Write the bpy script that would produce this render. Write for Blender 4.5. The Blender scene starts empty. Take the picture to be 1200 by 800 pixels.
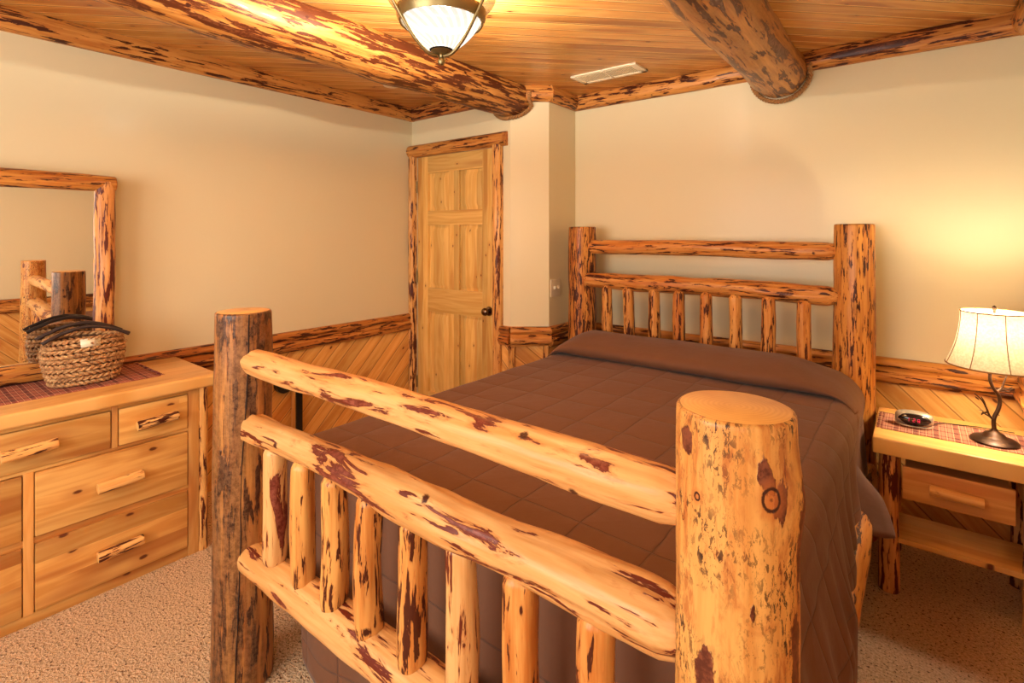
import bpy, bmesh, math, random
from mathutils import Vector, Matrix, noise, Quaternion
random.seed(7)
R = math.radians
scene = bpy.context.scene
COL = scene.collection

# ---------------------------------------------------------------- camera, light, exposure
vs = scene.view_settings
vs.view_transform = 'Standard'; vs.look = 'None'; vs.gamma = 1.0; vs.use_curve_mapping = False
vs.exposure = 0.83
cd = bpy.data.cameras.new('camera'); cam = bpy.data.objects.new('camera', cd); COL.objects.link(cam)
cam.location = (0, 0, 1.45); cam.rotation_euler = (R(90), 0, R(38.2))
cd.sensor_width = 36; cd.lens = 604 / 1200 * 36; cd.shift_y = -(400 - 274.5) / 1200; cd.clip_start = 0.02
scene.camera = cam
w = bpy.data.worlds.new('world'); scene.world = w; w.use_nodes = True
w.node_tree.nodes['Background'].inputs[0].default_value = (1.0, 0.80, 0.60, 1)
w.node_tree.nodes['Background'].inputs[1].default_value = 1.0
def area(name, loc, rot, sx, sy, power, col):
    l = bpy.data.lights.new(name, 'AREA'); l.shape = 'RECTANGLE'; l.size = sx; l.size_y = sy
    l.energy = power; l.color = col
    o = bpy.data.objects.new(name, l); COL.objects.link(o); o.location = loc; o.rotation_euler = rot
    return o
WARM = (0.95, 0.93, 0.86)
area('fill_rear', (-1.35, -1.36, 1.5), (R(90), 0, 0), 2.0, 1.3, 50, WARM)      # added fill light, outside a made-up window behind the camera
area('fill_side', (0.45, -0.75, 1.45), (R(90), 0, R(90)), 0.75, 1.2, 14, WARM)        # added fill light, outside a made-up window in the right wall
CEIL_W, TABLE_W = 115.0, 7.5
BULB = (1.0, 0.90, 0.80)

# ---------------------------------------------------------------- node helpers
def lin(c):
    r = [((v / 255) / 12.92 if v / 255 <= 0.04045 else ((v / 255 + 0.055) / 1.055) ** 2.4) for v in c]
    return (r[0], r[1], r[2], 1)
class NT:
    def __init__(s, name):
        s.m = bpy.data.materials.new(name); s.m.use_nodes = True
        s.t = s.m.node_tree; s.n = s.t.nodes; s.l = s.t.links
        s.b = s.n['Principled BSDF']; s.o = s.n['Material Output']
    def add(s, typ, **k):
        n = s.n.new(typ)
        for a, v in k.items(): setattr(n, a, v)
        return n
    def put(s, sock, v):
        if isinstance(v, bpy.types.NodeSocket): s.l.new(v, sock)
        elif v is not None: sock.default_value = v
    def math(s, op, a, b=None, c=None, clamp=False):
        n = s.add('ShaderNodeMath', operation=op, use_clamp=clamp)
        for i, v in enumerate((a, b, c)):
            if v is not None: s.put(n.inputs[i], v)
        return n.outputs[0]
    def vm(s, op, a, b=None, scale=None):
        n = s.add('ShaderNodeVectorMath', operation=op)
        s.put(n.inputs[0], a)
        if b is not None: s.put(n.inputs[1], b)
        if scale is not None: s.put(n.inputs[3], scale)
        return n.outputs['Value'] if op in ('DOT_PRODUCT', 'LENGTH') else n.outputs[0]
    def coords(s, rand=31.0):
        tc = s.add('ShaderNodeTexCoord').outputs['Object']
        if not rand: return tc
        oi = s.add('ShaderNodeObjectInfo').outputs['Random']
        k = s.math('MULTIPLY', oi, rand)
        return s.vm('ADD', tc, k)
    def comb(s, x, y, z=0.0):
        n = s.add('ShaderNodeCombineXYZ')
        for i, v in enumerate((x, y, z)): s.put(n.inputs[i], v)
        return n.outputs[0]
    def noise(s, vec, scale, detail=3, rough=0.55, dist=0.0):
        n = s.add('ShaderNodeTexNoise'); s.put(n.inputs['Vector'], vec)
        n.inputs['Scale'].default_value = scale; n.inputs['Detail'].default_value = detail
        n.inputs['Roughness'].default_value = rough; n.inputs['Distortion'].default_value = dist
        return n.outputs[0]
    def ramp(s, fac, stops, interp='LINEAR'):
        n = s.add('ShaderNodeValToRGB'); n.color_ramp.interpolation = interp
        e = n.color_ramp.elements
        while len(e) < len(stops): e.new(0.5)
        for q, (p, c) in zip(e, stops):
            q.position = p; q.color = c if len(c) == 4 else (*c, 1)
        s.put(n.inputs[0], fac); return n.outputs[0]
    def mr(s, v, a, b, c=0.0, d=1.0, smooth=False):
        n = s.add('ShaderNodeMapRange')
        if smooth: n.interpolation_type = 'SMOOTHSTEP'
        s.put(n.inputs[0], v)
        for i, q in enumerate((a, b, c, d)): n.inputs[i + 1].default_value = q
        return n.outputs[0]
    def mix(s, f, a, b, blend='MIX'):
        n = s.add('ShaderNodeMix', data_type='RGBA', blend_type=blend)
        s.put(n.inputs[0], f); s.put(n.inputs[6], a); s.put(n.inputs[7], b)
        return n.outputs[2]
    def bump(s, h, strength=0.4, dist=0.004):
        n = s.add('ShaderNodeBump'); n.inputs['Strength'].default_value = strength
        n.inputs['Distance'].default_value = dist; s.put(n.inputs['Height'], h)
        s.l.new(n.outputs[0], s.b.inputs['Normal'])
    def base(s, col, rough=0.5, metal=0.0, coat=0.0, spec=None):
        s.put(s.b.inputs['Base Color'], col); s.put(s.b.inputs['Roughness'], rough)
        s.b.inputs['Metallic'].default_value = metal; s.b.inputs['Coat Weight'].default_value = coat
        if spec is not None: s.b.inputs['Specular IOR Level'].default_value = spec

BLK = (0, 0, 0, 1); WHT = (1, 1, 1, 1)
def mat_plain(name, col, rough=0.5, metal=0.0, **k):
    t = NT(name); t.base(lin(col), rough, metal, **k); return t.m

def mat_log(name, c1, c2, bark=(74, 30, 14), bark2=(124, 66, 42), th=0.56, scale=7.0, stretch=0.22, streak=0.56, sscale=20, grey=0.0, speck=0.0, rough=0.40, spots=(), blobs=()):
    """peeled pine: amber sapwood with dark strips of bark left along the grain (local Z)"""
    t = NT(name); p = t.coords() if not (spots or blobs) else t.coords(0)
    def st(k):
        m = t.add('ShaderNodeMapping'); m.inputs['Scale'].default_value = (1, 1, k); t.put(m.inputs[0], p); return m.outputs[0]
    v = st(stretch); vl = st(0.06); vs_ = st(0.13)
    grain = t.noise(vl, 60, 3, 0.6)
    tone = t.noise(v, 5, 2)
    col = t.mix(t.mr(t.math('ADD', t.math('MULTIPLY', grain, 0.55), t.math('MULTIPLY', tone, 0.45)), 0.41, 0.59), lin(c1), lin(c2))
    n = t.noise(v, scale, 6, 0.62, 0.6)
    patch = t.mr(n, th, th + 0.018, smooth=True)
    sn = t.noise(t.vm('ADD', vs_, (3.3, 1.7, 9.1)), sscale, 4, 0.6, 0.3)
    gate = t.noise(t.vm('ADD', v, (8.1, 2.2, 4.4)), 4.0, 2)
    sn2 = t.math('ADD', sn, t.math('MULTIPLY', t.math('SUBTRACT', gate, 0.5), 0.35))
    strk = t.mr(sn2, streak, streak + 0.02, smooth=True)
    inner = t.noise(p, 55, 4, 0.75)
    bc = t.mix(t.math('MULTIPLY', t.mr(n, th + 0.015, th + 0.07), t.mr(inner, 0.40, 0.58)), lin(bark), lin(bark2))
    halo = t.math('MAXIMUM', t.mr(n, th - 0.045, th), t.mr(sn2, streak - 0.04, streak))
    col = t.mix(t.math('MULTIPLY', halo, 0.45), col, lin((172, 92, 40)))
    col = t.mix(patch, col, bc)
    col = t.mix(strk, col, lin(bark))
    rel = t.math('MAXIMUM', patch, strk)
    if speck:
        s1 = t.noise(st(0.38), 165, 4, 0.75, 0.5); dm = t.noise(p, 9, 2)
        k = t.math('MULTIPLY', t.mr(s1, 0.525, 0.57), t.mr(dm, 0.36, 0.54))
        col = t.mix(t.math('MULTIPLY', k, speck), col, lin((62, 36, 24)))
        s2 = t.noise(st(0.25), 30, 5, 0.7, 0.5)
        col = t.mix(t.math('MULTIPLY', t.mr(s2, 0.50, 0.62), 0.65), col, lin((160, 80, 34)))
    if grey:
        g = t.noise(vl, 14, 5, 0.7)
        g2 = t.noise(p, 60, 4, 0.8)
        gc = t.mix(t.mr(g2, 0.42, 0.6), lin((120, 84, 56)), lin((50, 31, 20)))
        col = t.mix(t.math('MULTIPLY', t.mr(g, 0.40, 0.56), grey), col, gc)
    for (bx, by, bz, rx, rz) in blobs:
        d = t.vm('MULTIPLY', t.vm('SUBTRACT', p, (bx, by, bz)), (1 / rx, 1 / rx, 1 / rz))
        l = t.math('ADD', t.vm('LENGTH', d), t.math('MULTIPLY', t.math('SUBTRACT', t.noise(st(0.5), 42, 4, 0.6), 0.5), 2.6))
        k = t.mr(l, 0.9, 1.0, 1, 0)
        col = t.mix(k, col, t.mix(t.mr(inner, 0.42, 0.58), lin((84, 38, 24)), lin((122, 66, 44))))
        rel = t.math('MAXIMUM', rel, k)
    for (bx, by, bz, r_) in spots:
        d = t.vm('LENGTH', t.vm('MULTIPLY', t.vm('SUBTRACT', p, (bx, by, bz)), (1, 1, 0.8)))
        d = t.math('ADD', d, t.math('MULTIPLY', t.math('SUBTRACT', inner, 0.5), r_ * 0.5))
        k = t.math('MULTIPLY', t.mr(d, r_ * 0.72, r_ * 0.82), t.mr(d, r_ * 1.0, r_ * 1.12, 1, 0))
        col = t.mix(t.mr(d, r_ * 0.8, r_ * 2.0, 0.7, 0), col, lin((178, 98, 44)))
        col = t.mix(k, col, lin((58, 24, 14)))
        col = t.mix(t.mr(d, r_ * 0.12, r_ * 0.25, 1, 0), col, lin((58, 24, 14)))
    vo = t.add('ShaderNodeTexVoronoi'); vo.inputs['Scale'].default_value = 6.5
    t.put(vo.inputs['Vector'], p); sz = t.math('ADD', vo.outputs['Distance'], t.math('MULTIPLY', t.math('SUBTRACT', inner, 0.5), 0.12))
    col = t.mix(t.mr(sz, 0.045, 0.075, 1, 0), col, lin((66, 26, 14)))
    t.base(col, rough, coat=0.05, spec=0.28)
    h = t.math('ADD', t.math('MULTIPLY', rel, 0.8), t.math('MULTIPLY', grain, 0.35))
    t.bump(h, 0.55, 0.004)
    return t.m

def mat_wood(name, along, across, width, c1, c2, c3, groove=0.0, hl=0.0, knots=1.0, rough=0.42, gs=1.0, kn=(96, 44, 20), rand=31.0, var=1.0, ks=1.0, gd=0.75):
    """sawn knotty pine laid in boards: grain runs 'along', boards repeat every 'width' 'across'"""
    t = NT(name); p = t.coords(rand)
    a = t.vm('DOT_PRODUCT', p, along); b = t.vm('DOT_PRODUCT', p, across)
    q = t.math('DIVIDE', b, width); idx = t.math('FLOOR', q); fr = t.math('FRACT', q)
    wn = t.add('ShaderNodeTexWhiteNoise', noise_dimensions='1D'); t.put(wn.inputs[1], idx)
    rv = wn.outputs[0]
    off = t.math('MULTIPLY', rv, 17.0)
    ax = t.math('ADD', a, off)
    # wavy grain
    wv = t.noise(t.comb(t.math('MULTIPLY', ax, 1.6), t.math('MULTIPLY', b, 5.0), off), 1.0 * gs, 2)
    g = t.noise(t.comb(t.math('MULTIPLY', ax, 1.2), t.math('ADD', t.math('MULTIPLY', b, 38.0 * gs), t.math('MULTIPLY', wv, 5.0)), off), 1.0, 3, 0.6)
    cath = t.noise(t.comb(t.math('MULTIPLY', ax, 1.4), t.math('MULTIPLY', b, 9.0), off), 1.0, 1)
    rings = t.math('SINE', t.math('MULTIPLY', cath, 55.0))
    f = t.math('ADD', t.math('MULTIPLY', g, 0.8), t.math('MULTIPLY', rings, 0.045))
    col = t.mix(t.mr(f, 0.30, 0.52), lin(c2), lin(c1))
    col = t.mix(t.math('MULTIPLY', t.mr(cath, 0.57, 0.64), 0.65), col, lin(c3))
    tint = t.mr(rv, 0, 1, 1.0 - 0.2 * var, 1.0 + 0.1 * var)
    col = t.vm('SCALE', col, scale=tint)
    if knots:
        vo = t.add('ShaderNodeTexVoronoi', voronoi_dimensions='2D'); vo.inputs['Scale'].default_value = 1.0
        vo.inputs['Randomness'].default_value = 1.0
        kx = t.math('MULTIPLY', ax, 3.6 * ks); ky = t.math('MULTIPLY', b, 7.5 * ks)
        t.put(vo.inputs['Vector'], t.comb(kx, ky, off))
        wob = t.noise(p, 30, 2)
        d = t.math('ADD', vo.outputs['Distance'], t.math('MULTIPLY', t.math('SUBTRACT', wob, 0.5), 0.06))
        sep = t.add('ShaderNodeSeparateColor'); t.l.new(vo.outputs['Color'], sep.inputs[0])
        on = t.math('GREATER_THAN', sep.outputs[0], 1.0 - 0.26 * knots)
        k = t.math('MULTIPLY', t.mr(d, 0.035, 0.065, 1, 0), on)
        k2 = t.math('MULTIPLY', t.mr(d, 0.06, 0.24, 1, 0), on)
        col = t.mix(t.math('MULTIPLY', k2, 0.4), col, lin(c3))
        col = t.mix(k, col, lin(kn))
    h = g
    if groove:
        e = t.math('MINIMUM', fr, t.math('SUBTRACT', 1.0, fr))
        gr = t.mr(e, 0.0, groove / width, 1, 0)
        core = t.mr(e, 0.0, groove / width * 0.6, 1, 0)
        col = t.mix(t.math('MULTIPLY', core, gd), col, lin((96, 44, 16)))
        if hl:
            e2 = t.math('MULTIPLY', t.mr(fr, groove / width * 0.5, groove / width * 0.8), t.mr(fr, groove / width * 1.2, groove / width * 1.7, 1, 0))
            col = t.mix(t.math('MULTIPLY', e2, hl), col, lin((250, 205, 130)))  # bright highlight along each groove edge, painted into the board colour
        h = t.math('SUBTRACT', t.math('MULTIPLY', g, 0.12), gr)
        t.base(col, rough, coat=0.12, spec=0.4); t.bump(h, 0.6, 0.004)
    else:
        t.base(col, rough, coat=0.12, spec=0.4); t.bump(h, 0.15, 0.001)
    return t.m

AX, AY, AZ = (1, 0, 0), (0, 1, 0), (0, 0, 1)
S2 = math.sqrt(0.5)
PINE = ((228, 172, 100), (212, 148, 76), (186, 112, 52))
M = {}
def mk_paint():
    t = NT('cream_paint'); p = t.coords(0)
    n = t.noise(p, 90, 3)
    t.base(lin((220, 207, 170)), 0.5, spec=0.3); t.b.inputs['Coat Weight'].default_value = 0.22; t.b.inputs['Coat Roughness'].default_value = 0.2; t.bump(n, 0.12, 0.001); return t.m
M['paint'] = mk_paint()
def mk_carpet():
    t = NT('speckled_carpet'); p = t.coords(0)
    n = t.noise(p, 120, 3, 0.65); n2 = t.noise(t.vm('ADD', p, (5, 3, 1)), 95, 2, 0.6); n3 = t.noise(p, 3, 2)
    col = t.mix(t.mr(n, 0.36, 0.6), lin((204, 166, 128)), lin((238, 206, 168)))
    col = t.mix(t.mr(n2, 0.60, 0.66), col, lin((104, 70, 50)))
    col = t.mix(t.math('MULTIPLY', n3, 0.12), col, lin((150, 116, 84)))
    t.base(col, 0.95, spec=0.1); t.bump(t.math('ADD', n, n2), 1.0, 0.014); return t.m
M['carpet'] = mk_carpet()
M['ceil'] = mat_wood('ceiling_planks', (S2, S2, 0), (S2, -S2, 0), 0.082, (216, 160, 86), (194, 128, 60), (158, 86, 36), groove=0.008, hl=0.95, ks=1.2, gd=0.4, knots=0.9, var=1.2, rand=0, rough=0.3)
M['wains_l'] = mat_wood('diagonal_planks_side', (0, S2, S2), (0, S2, -S2), 0.088, (238, 184, 106), (222, 156, 78), (196, 120, 54), groove=0.0065, hl=0.3, ks=1.1, knots=1.0, rand=0, rough=0.4)
M['wains_b'] = mat_wood('diagonal_planks_back', (S2, 0, -S2), (S2, 0, S2), 0.088, (238, 184, 106), (222, 156, 78), (196, 120, 54), groove=0.0065, hl=0.3, ks=1.1, knots=1.0, rand=0, rough=0.4)
M['wains_r'] = mat_wood('diagonal_planks_right', (0, S2, -S2), (0, S2, S2), 0.088, (238, 184, 106), (222, 156, 78), (196, 120, 54), groove=0.0065, hl=0.3, ks=1.1, knots=1.0, rand=0, rough=0.4)
M['door'] = mat_wood('door_pine', AZ, AX, 0.11, (232, 190, 112), (218, 166, 86), (196, 132, 62), knots=0.8, ks=1.7, rough=0.4)
M['doorh'] = mat_wood('door_pine_rail', AX, AZ, 0.2, (232, 188, 110), (216, 164, 84), (196, 132, 62), knots=0.6, ks=1.7, rough=0.4)
M['drawer'] = mat_wood('drawer_pine', AY, AZ, 0.085, (224, 172, 98), (204, 142, 70), (168, 96, 42), knots=1.4, gs=0.7, var=1.5, rough=0.36)
M['framev'] = mat_wood('frame_pine_upright', AZ, AY, 0.2, *PINE, knots=0.2, rough=0.4)
M['slab_d'] = mat_wood('dresser_slab_pine', AY, AX, 0.14, (232, 180, 108), (218, 158, 84), (196, 128, 62), knots=0.3, rough=0.3)
M['slab_n'] = mat_wood('nightstand_pine', AX, AY, 0.14, (232, 184, 108), (220, 164, 86), (200, 134, 62), knots=0.3, rough=0.32)
M['drawer_n'] = mat_wood('nightstand_drawer_pine', AX, AZ, 0.2, (224, 166, 96), (206, 144, 76), (180, 112, 56), knots=0.15, rough=0.4)
def on_post(ang, z, r=0.084): return (r * math.cos(R(ang)), r * math.sin(R(ang)), z)
M['log'] = mat_log('peeled_log', (216, 156, 84), (186, 112, 48), bark2=(124, 68, 42), th=0.63, scale=24, stretch=0.15, streak=0.575, sscale=64)
M['log_pale'] = mat_log('peeled_log_pale', (218, 168, 108), (200, 142, 80), bark=(98, 36, 20), bark2=(138, 72, 54), th=0.59, scale=19, stretch=0.20, streak=0.60, sscale=44)
M['handle'] = mat_log('branch_handle', (236, 184, 112), (216, 154, 84), th=0.60, scale=22, stretch=0.3, streak=0.60, sscale=60)
M['handle_clean'] = mat_log('branch_handle_clean', (232, 178, 108), (212, 148, 78), th=0.68, scale=22, stretch=0.3, streak=0.64, sscale=60)
M['log_dense'] = mat_log('peeled_log_dense', (206, 142, 66), (158, 86, 34), bark=(70, 30, 12), bark2=(104, 52, 26), th=0.64, scale=30, stretch=0.11, streak=0.54, sscale=85)
M['log_grey'] = mat_log('weathered_log', (200, 136, 70), (160, 96, 48), bark=(66, 34, 20), bark2=(104, 66, 44), th=0.60, scale=14, stretch=0.15, streak=0.57, sscale=44, grey=0.75)
M['log_speck'] = mat_log('speckled_log', (214, 158, 86), (192, 126, 60), th=0.66, scale=12, stretch=0.3, streak=0.70, speck=1.0,
    spots=[(*on_post(-43, 1.107), 0.013), (*on_post(-111, 1.092), 0.006), (*on_post(-130, 1.05), 0.003)],
    blobs=[(*on_post(-124, 1.160), 0.011, 0.018), (*on_post(-47, 1.135), 0.011, 0.030), (*on_post(-32, 1.10), 0.010, 0.030), (*on_post(2, 1.06), 0.02, 0.06), (*on_post(-60, 0.955), 0.005, 0.022), (*on_post(-8, 0.88), 0.012, 0.10), (*on_post(-100, 0.86), 0.016, 0.03)])
M['beam'] = mat_log('beam_log', (212, 156, 82), (172, 108, 46), bark=(88, 42, 20), bark2=(126, 72, 40), th=0.55, scale=28, stretch=0.12, streak=0.535, sscale=48)
M['beam2'] = mat_log('beam_log_grey', (204, 148, 82), (178, 120, 60), bark=(92, 54, 38), bark2=(138, 100, 80), th=0.565, scale=20, stretch=0.14, streak=0.56, sscale=36, grey=0.4)
M['trim'] = mat_log('trim_log', (208, 144, 72), (168, 96, 40), bark=(72, 30, 12), bark2=(110, 56, 28), th=0.60, scale=26, stretch=0.07, streak=0.56, sscale=55)
M['stile'] = mat_log('streaked_stile', (226, 168, 104), (204, 138, 74), bark=(92, 36, 22), bark2=(124, 62, 40), th=0.60, scale=22, stretch=0.10, streak=0.53, sscale=50)
M['trim_pale'] = mat_log('trim_log_pale', (228, 174, 102), (204, 140, 72), bark=(84, 34, 18), bark2=(120, 62, 34), th=0.59, scale=22, stretch=0.10, streak=0.56, sscale=52)
def mk_end(name, c1, c2):
    t = NT(name); p = t.coords(0)
    sp = t.add('ShaderNodeSeparateXYZ'); t.put(sp.inputs[0], p)
    v = t.comb(sp.outputs[0], sp.outputs[1], 0.0)
    wob = t.noise(v, 8, 2)
    r = t.math('ADD', t.vm('LENGTH', v), t.math('MULTIPLY', wob, 0.03))
    s = t.math('SINE', t.math('MULTIPLY', r, 900))
    col = t.mix(t.mr(s, -1, 1, 0, 0.5), lin(c1), lin(c2))
    n = t.noise(p, 18, 3); col = t.mix(t.math('MULTIPLY', t.mr(n, 0.45, 0.7), 0.3), col, lin((190, 116, 56)))
    t.base(col, 0.35, coat=0.15); return t.m
M['end'] = mk_end('log_end_grain', (232, 182, 106), (214, 156, 82))
M['dark_metal'] = mat_plain('bronze_metal', (70, 48, 36), 0.35, 0.7)
M['brass'] = mat_plain('antique_brass', (138, 122, 84), 0.36, 0.85)
M['black'] = mat_plain('black_plastic', (22, 17, 15), 0.35)
M['crack'] = mat_plain('dark_crack', (30, 16, 10), 0.9)
M['white'] = mat_plain('white_plastic', (226, 212, 184), 0.4)
M['vent'] = mat_plain('vent_enamel', (240, 226, 196), 0.45)
M['ventdark'] = mat_plain('vent_slots', (176, 154, 118), 0.6)
M['silver'] = mat_plain('silver_plastic', (168, 154, 134), 0.32, 0.4)
M['twig'] = mat_plain('dark_twig', (46, 28, 24), 0.55)
M['rope'] = mat_plain('manila_rope', (158, 112, 64), 0.95)
M['mattress'] = mat_plain('mattress_ticking', (220, 205, 185), 0.9)
M['chrome'] = mat_plain('knob_metal', (120, 96, 76), 0.2, 1.0)

# ---------------------------------------------------------------- mesh helpers
class MB:
    def __init__(s): s.v = []; s.f = []; s.mi = []; s.uv = None; s.flat = set()
    def add(s, vs_, fs, mi=0, flat=False):
        o = len(s.v); s.v += [tuple(q) for q in vs_]
        for f in fs:
            if flat: s.flat.add(len(s.f))
            s.f.append([i + o for i in f]); s.mi.append(mi)
        return s
    def box(s, x0, x1, y0, y1, z0, z1, bev=0.003, mi=0, mat=None, seg=2):
        bm = bmesh.new(); bmesh.ops.create_cube(bm, size=1)
        for q in bm.verts:
            q.co = ((x0 + x1) / 2 + q.co.x * (x1 - x0), (y0 + y1) / 2 + q.co.y * (y1 - y0), (z0 + z1) / 2 + q.co.z * (z1 - z0))
        if bev: bmesh.ops.bevel(bm, geom=list(bm.edges), offset=bev, segments=seg, profile=0.6, affect='EDGES')
        if mat: bm.transform(mat)
        bm.verts.index_update()
        s.add([q.co for q in bm.verts], [[q.index for q in f.verts] for f in bm.faces], mi, flat=True)
        bm.free(); return s
    def tube(s, pts, rad, seg=8, mi=0, cap=True, closed=False):
        pts = [Vector(p) for p in pts]; n = len(pts)
        if not hasattr(rad, '__len__'): rad = [rad] * n
        vs_ = []; prev = None
        for i in range(n):
            if closed: t = pts[(i + 1) % n] - pts[i - 1]
            else: t = pts[min(i + 1, n - 1)] - pts[max(i - 1, 0)]
            t.normalize()
            if prev is None:
                up = Vector((0, 0, 1)) if abs(t.z) < 0.9 else Vector((1, 0, 0))
                a = t.cross(up).normalized()
            else: a = (prev - t * prev.dot(t)).normalized()
            prev = a; b = t.cross(a)
            for k in range(seg):
                q = 2 * math.pi * k / seg
                vs_.append(pts[i] + (a * math.cos(q) + b * math.sin(q)) * rad[i])
        fs = []
        for i in range(n if closed else n - 1):
            j = (i + 1) % n
            for k in range(seg):
                fs.append([i * seg + k, i * seg + (k + 1) % seg, j * seg + (k + 1) % seg, j * seg + k])
        if cap and not closed:
            fs.append(list(range(seg))[::-1]); fs.append([(n - 1) * seg + k for k in range(seg)])
        return s.add(vs_, fs, mi)
    def lathe(s, prof, seg=40, center=(0, 0, 0), mi=0, sx=1.0, sy=1.0):
        vs_ = []; n = len(prof)
        for r_, z_ in prof:
            for k in range(seg):
                q = 2 * math.pi * k / seg
                vs_.append((center[0] + r_ * sx * math.cos(q), center[1] + r_ * sy * math.sin(q), center[2] + z_))
        fs = [[i * seg + k, i * seg + (k + 1) % seg, (i + 1) * seg + (k + 1) % seg, (i + 1) * seg + k] for i in range(n - 1) for k in range(seg)]
        if prof[0][0] > 1e-5: pass
        return s.add(vs_, fs, mi)
    def build(s, name, mats, parent=None, loc=(0, 0, 0), rot=None, smooth=True, sharp=40):
        me = bpy.data.meshes.new(name); me.from_pydata(s.v, [], s.f)
        for m in (mats if isinstance(mats, (list, tuple)) else [mats]): me.materials.append(m)
        for i, p in enumerate(me.polygons):
            p.material_index = s.mi[i]; p.use_smooth = smooth
        if s.uv:
            ul = me.uv_layers.new(name='uv')
            for lp in me.loops: ul.data[lp.index].uv = s.uv[lp.vertex_index]
        me.validate(); me.update()
        if smooth: me.set_sharp_from_angle(angle=R(sharp))
        o = bpy.data.objects.new(name, me); COL.objects.link(o)
        if parent is not None:
            o.parent = parent
            base = parent
            off = Vector((0, 0, 0))
            while base is not None: off += base.location; base = base.parent
            # meshes are written in world coordinates; children sit relative to their parent
            o.location = Vector(loc) - off
        else: o.location = loc
        if rot is not None:
            o.rotation_mode = 'QUATERNION'; o.rotation_quaternion = rot
        return o
def tag(o, label=None, cat=None, group=None, kind=None):
    if label: o['label'] = label
    if cat: o['category'] = cat
    if group: o['group'] = group
    if kind: o['kind'] = kind
    return o
def empty(name, loc, label, cat, group=None):
    o = bpy.data.objects.new(name, None); COL.objects.link(o); o.location = loc; o.empty_display_size = 0.1
    return tag(o, label, cat, group)
def struct(name, mb, mats, **k):
    return tag(mb.build(name, mats, **k), kind='structure')

def ln(x, y=0.0, z=0.0): return noise.noise(Vector((x, y, z)))
def log(name, p0, p1, r0, r1, mat, parent=None, seed=0, cap0='flat', cap1='flat', lump=0.05, bend=0.25, seg=32, extra=None, step=0.025, sq=1.0):
    """a hand peeled log from p0 to p1; local Z runs along it"""
    p0 = Vector(p0); p1 = Vector(p1); L = (p1 - p0).length
    n = max(8, int(L / step)); vs_ = []; fs = []; mi = []
    ts = [i / n for i in range(n + 1)]
    def cf(d, kind, r):
        d = max(0.0, d)
        if kind == 'tenon':
            q = min(1, d / (r * 1.3)); return 0.55 + 0.45 * math.sin(q * math.pi / 2) ** 0.8
        if kind == 'dome':
            q = min(1, d / (r * 0.9)); return math.sqrt(max(0.02, 1 - (1 - q) ** 2))
        q = min(1, d / 0.008); return 0.93 + 0.07 * math.sqrt(max(0, 1 - (1 - q) ** 2))
    zs = []
    for t in ts: zs.append(t * L)
    ex = [0.002, 0.005, 0.010, 0.02]
    for e in ex:
        if e < L / 4: zs += [e, L - e]
    zs = sorted(set(round(z, 5) for z in zs))
    for z in zs:
        t = z / L; r = r0 + (r1 - r0) * t
        k = cf(z, cap0, r) * cf(L - z, cap1, r)
        bx = bend * r * ln(t * L * 1.3 + seed * 7.7, 1.0) * math.sin(math.pi * t); by = bend * r * ln(t * L * 1.3 + seed * 3.1, 9.0) * math.sin(math.pi * t)
        for j in range(seg):
            a = 2 * math.pi * j / seg
            rr = r * (1 + lump * 1.6 * ln(math.cos(a) * 1.1 + seed * 13, math.sin(a) * 1.1, z * 3.2) + lump * 0.8 * ln(math.cos(a) * 3 + seed, math.sin(a) * 3, z * 9))
            if extra: rr += extra(z, a)
            vs_.append((bx + rr * k * math.cos(a), (by + rr * k * math.sin(a)) * sq, z))
    m = len(zs)
    for i in range(m - 1):
        for j in range(seg):
            fs.append([i * seg + j, i * seg + (j + 1) % seg, (i + 1) * seg + (j + 1) % seg, (i + 1) * seg + j])
    b = MB(); b.add(vs_, fs, 0)
    b.f.append(list(range(seg))[::-1]); b.mi.append(1); b.f.append([(m - 1) * seg + j for j in range(seg)]); b.mi.append(1)
    q = Vector((0, 0, 1)).rotation_difference((p1 - p0).normalized())
    return b.build(name, [mat, M['end']], parent, p0, q, sharp=50)

def trim_log(name, p0, p1, out, prof, mat, seed=0, parent=None, lump=0.0035, kind='structure', step=0.03):
    """half log swept from p0 to p1. prof: list of (out, up) points; out = direction away from the wall"""
    p0 = Vector(p0); p1 = Vector(p1); d = p1 - p0; L = d.length; Z = d.normalized(); X = Vector(out).normalized(); Y = Z.cross(X)
    n = max(4, int(L / step)); k = len(prof); vs_ = []
    for i in range(n + 1):
        z = L * i / n
        for j, (u, v) in enumerate(prof):
            a = ln(j * 0.55 + seed * 5.3, z * 3.0, seed) * lump * 2.2 + ln(j * 1.7 + seed, z * 11, 4.0) * lump
            e = 1 if u > 0.004 else 0
            vs_.append((u + a * e, v + a * 0.6 * e, z))
    fs = []
    for i in range(n):
        for j in range(k):
            fs.append([i * k + j, i * k + (j + 1) % k, (i + 1) * k + (j + 1) % k, (i + 1) * k + j])
    fs.append(list(range(k))[::-1]); fs.append([n * k + j for j in range(k)])
    b = MB(); b.add(vs_, fs)
    # recalculation keeps winding sane whatever the sweep direction
    o = b.build(name, mat, parent, p0, Matrix((X, Y, Z)).transposed().to_quaternion(), sharp=60)
    bm = bmesh.new(); bm.from_mesh(o.data); bmesh.ops.recalc_face_normals(bm, faces=bm.faces); bm.to_mesh(o.data); bm.free()
    if parent is None: tag(o, kind=kind)
    return o
def dprof(w_, d_, n=12, flat=0.0):
    """D shaped half log profile, width w_ (centred on v=0), depth d_"""
    pts = []
    for i in range(n + 1):
        a = math.pi * i / n - math.pi / 2
        pts.append((max(0.0, d_ * abs(math.cos(a)) ** 0.6), w_ / 2 * math.sin(a)))
    return pts
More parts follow.
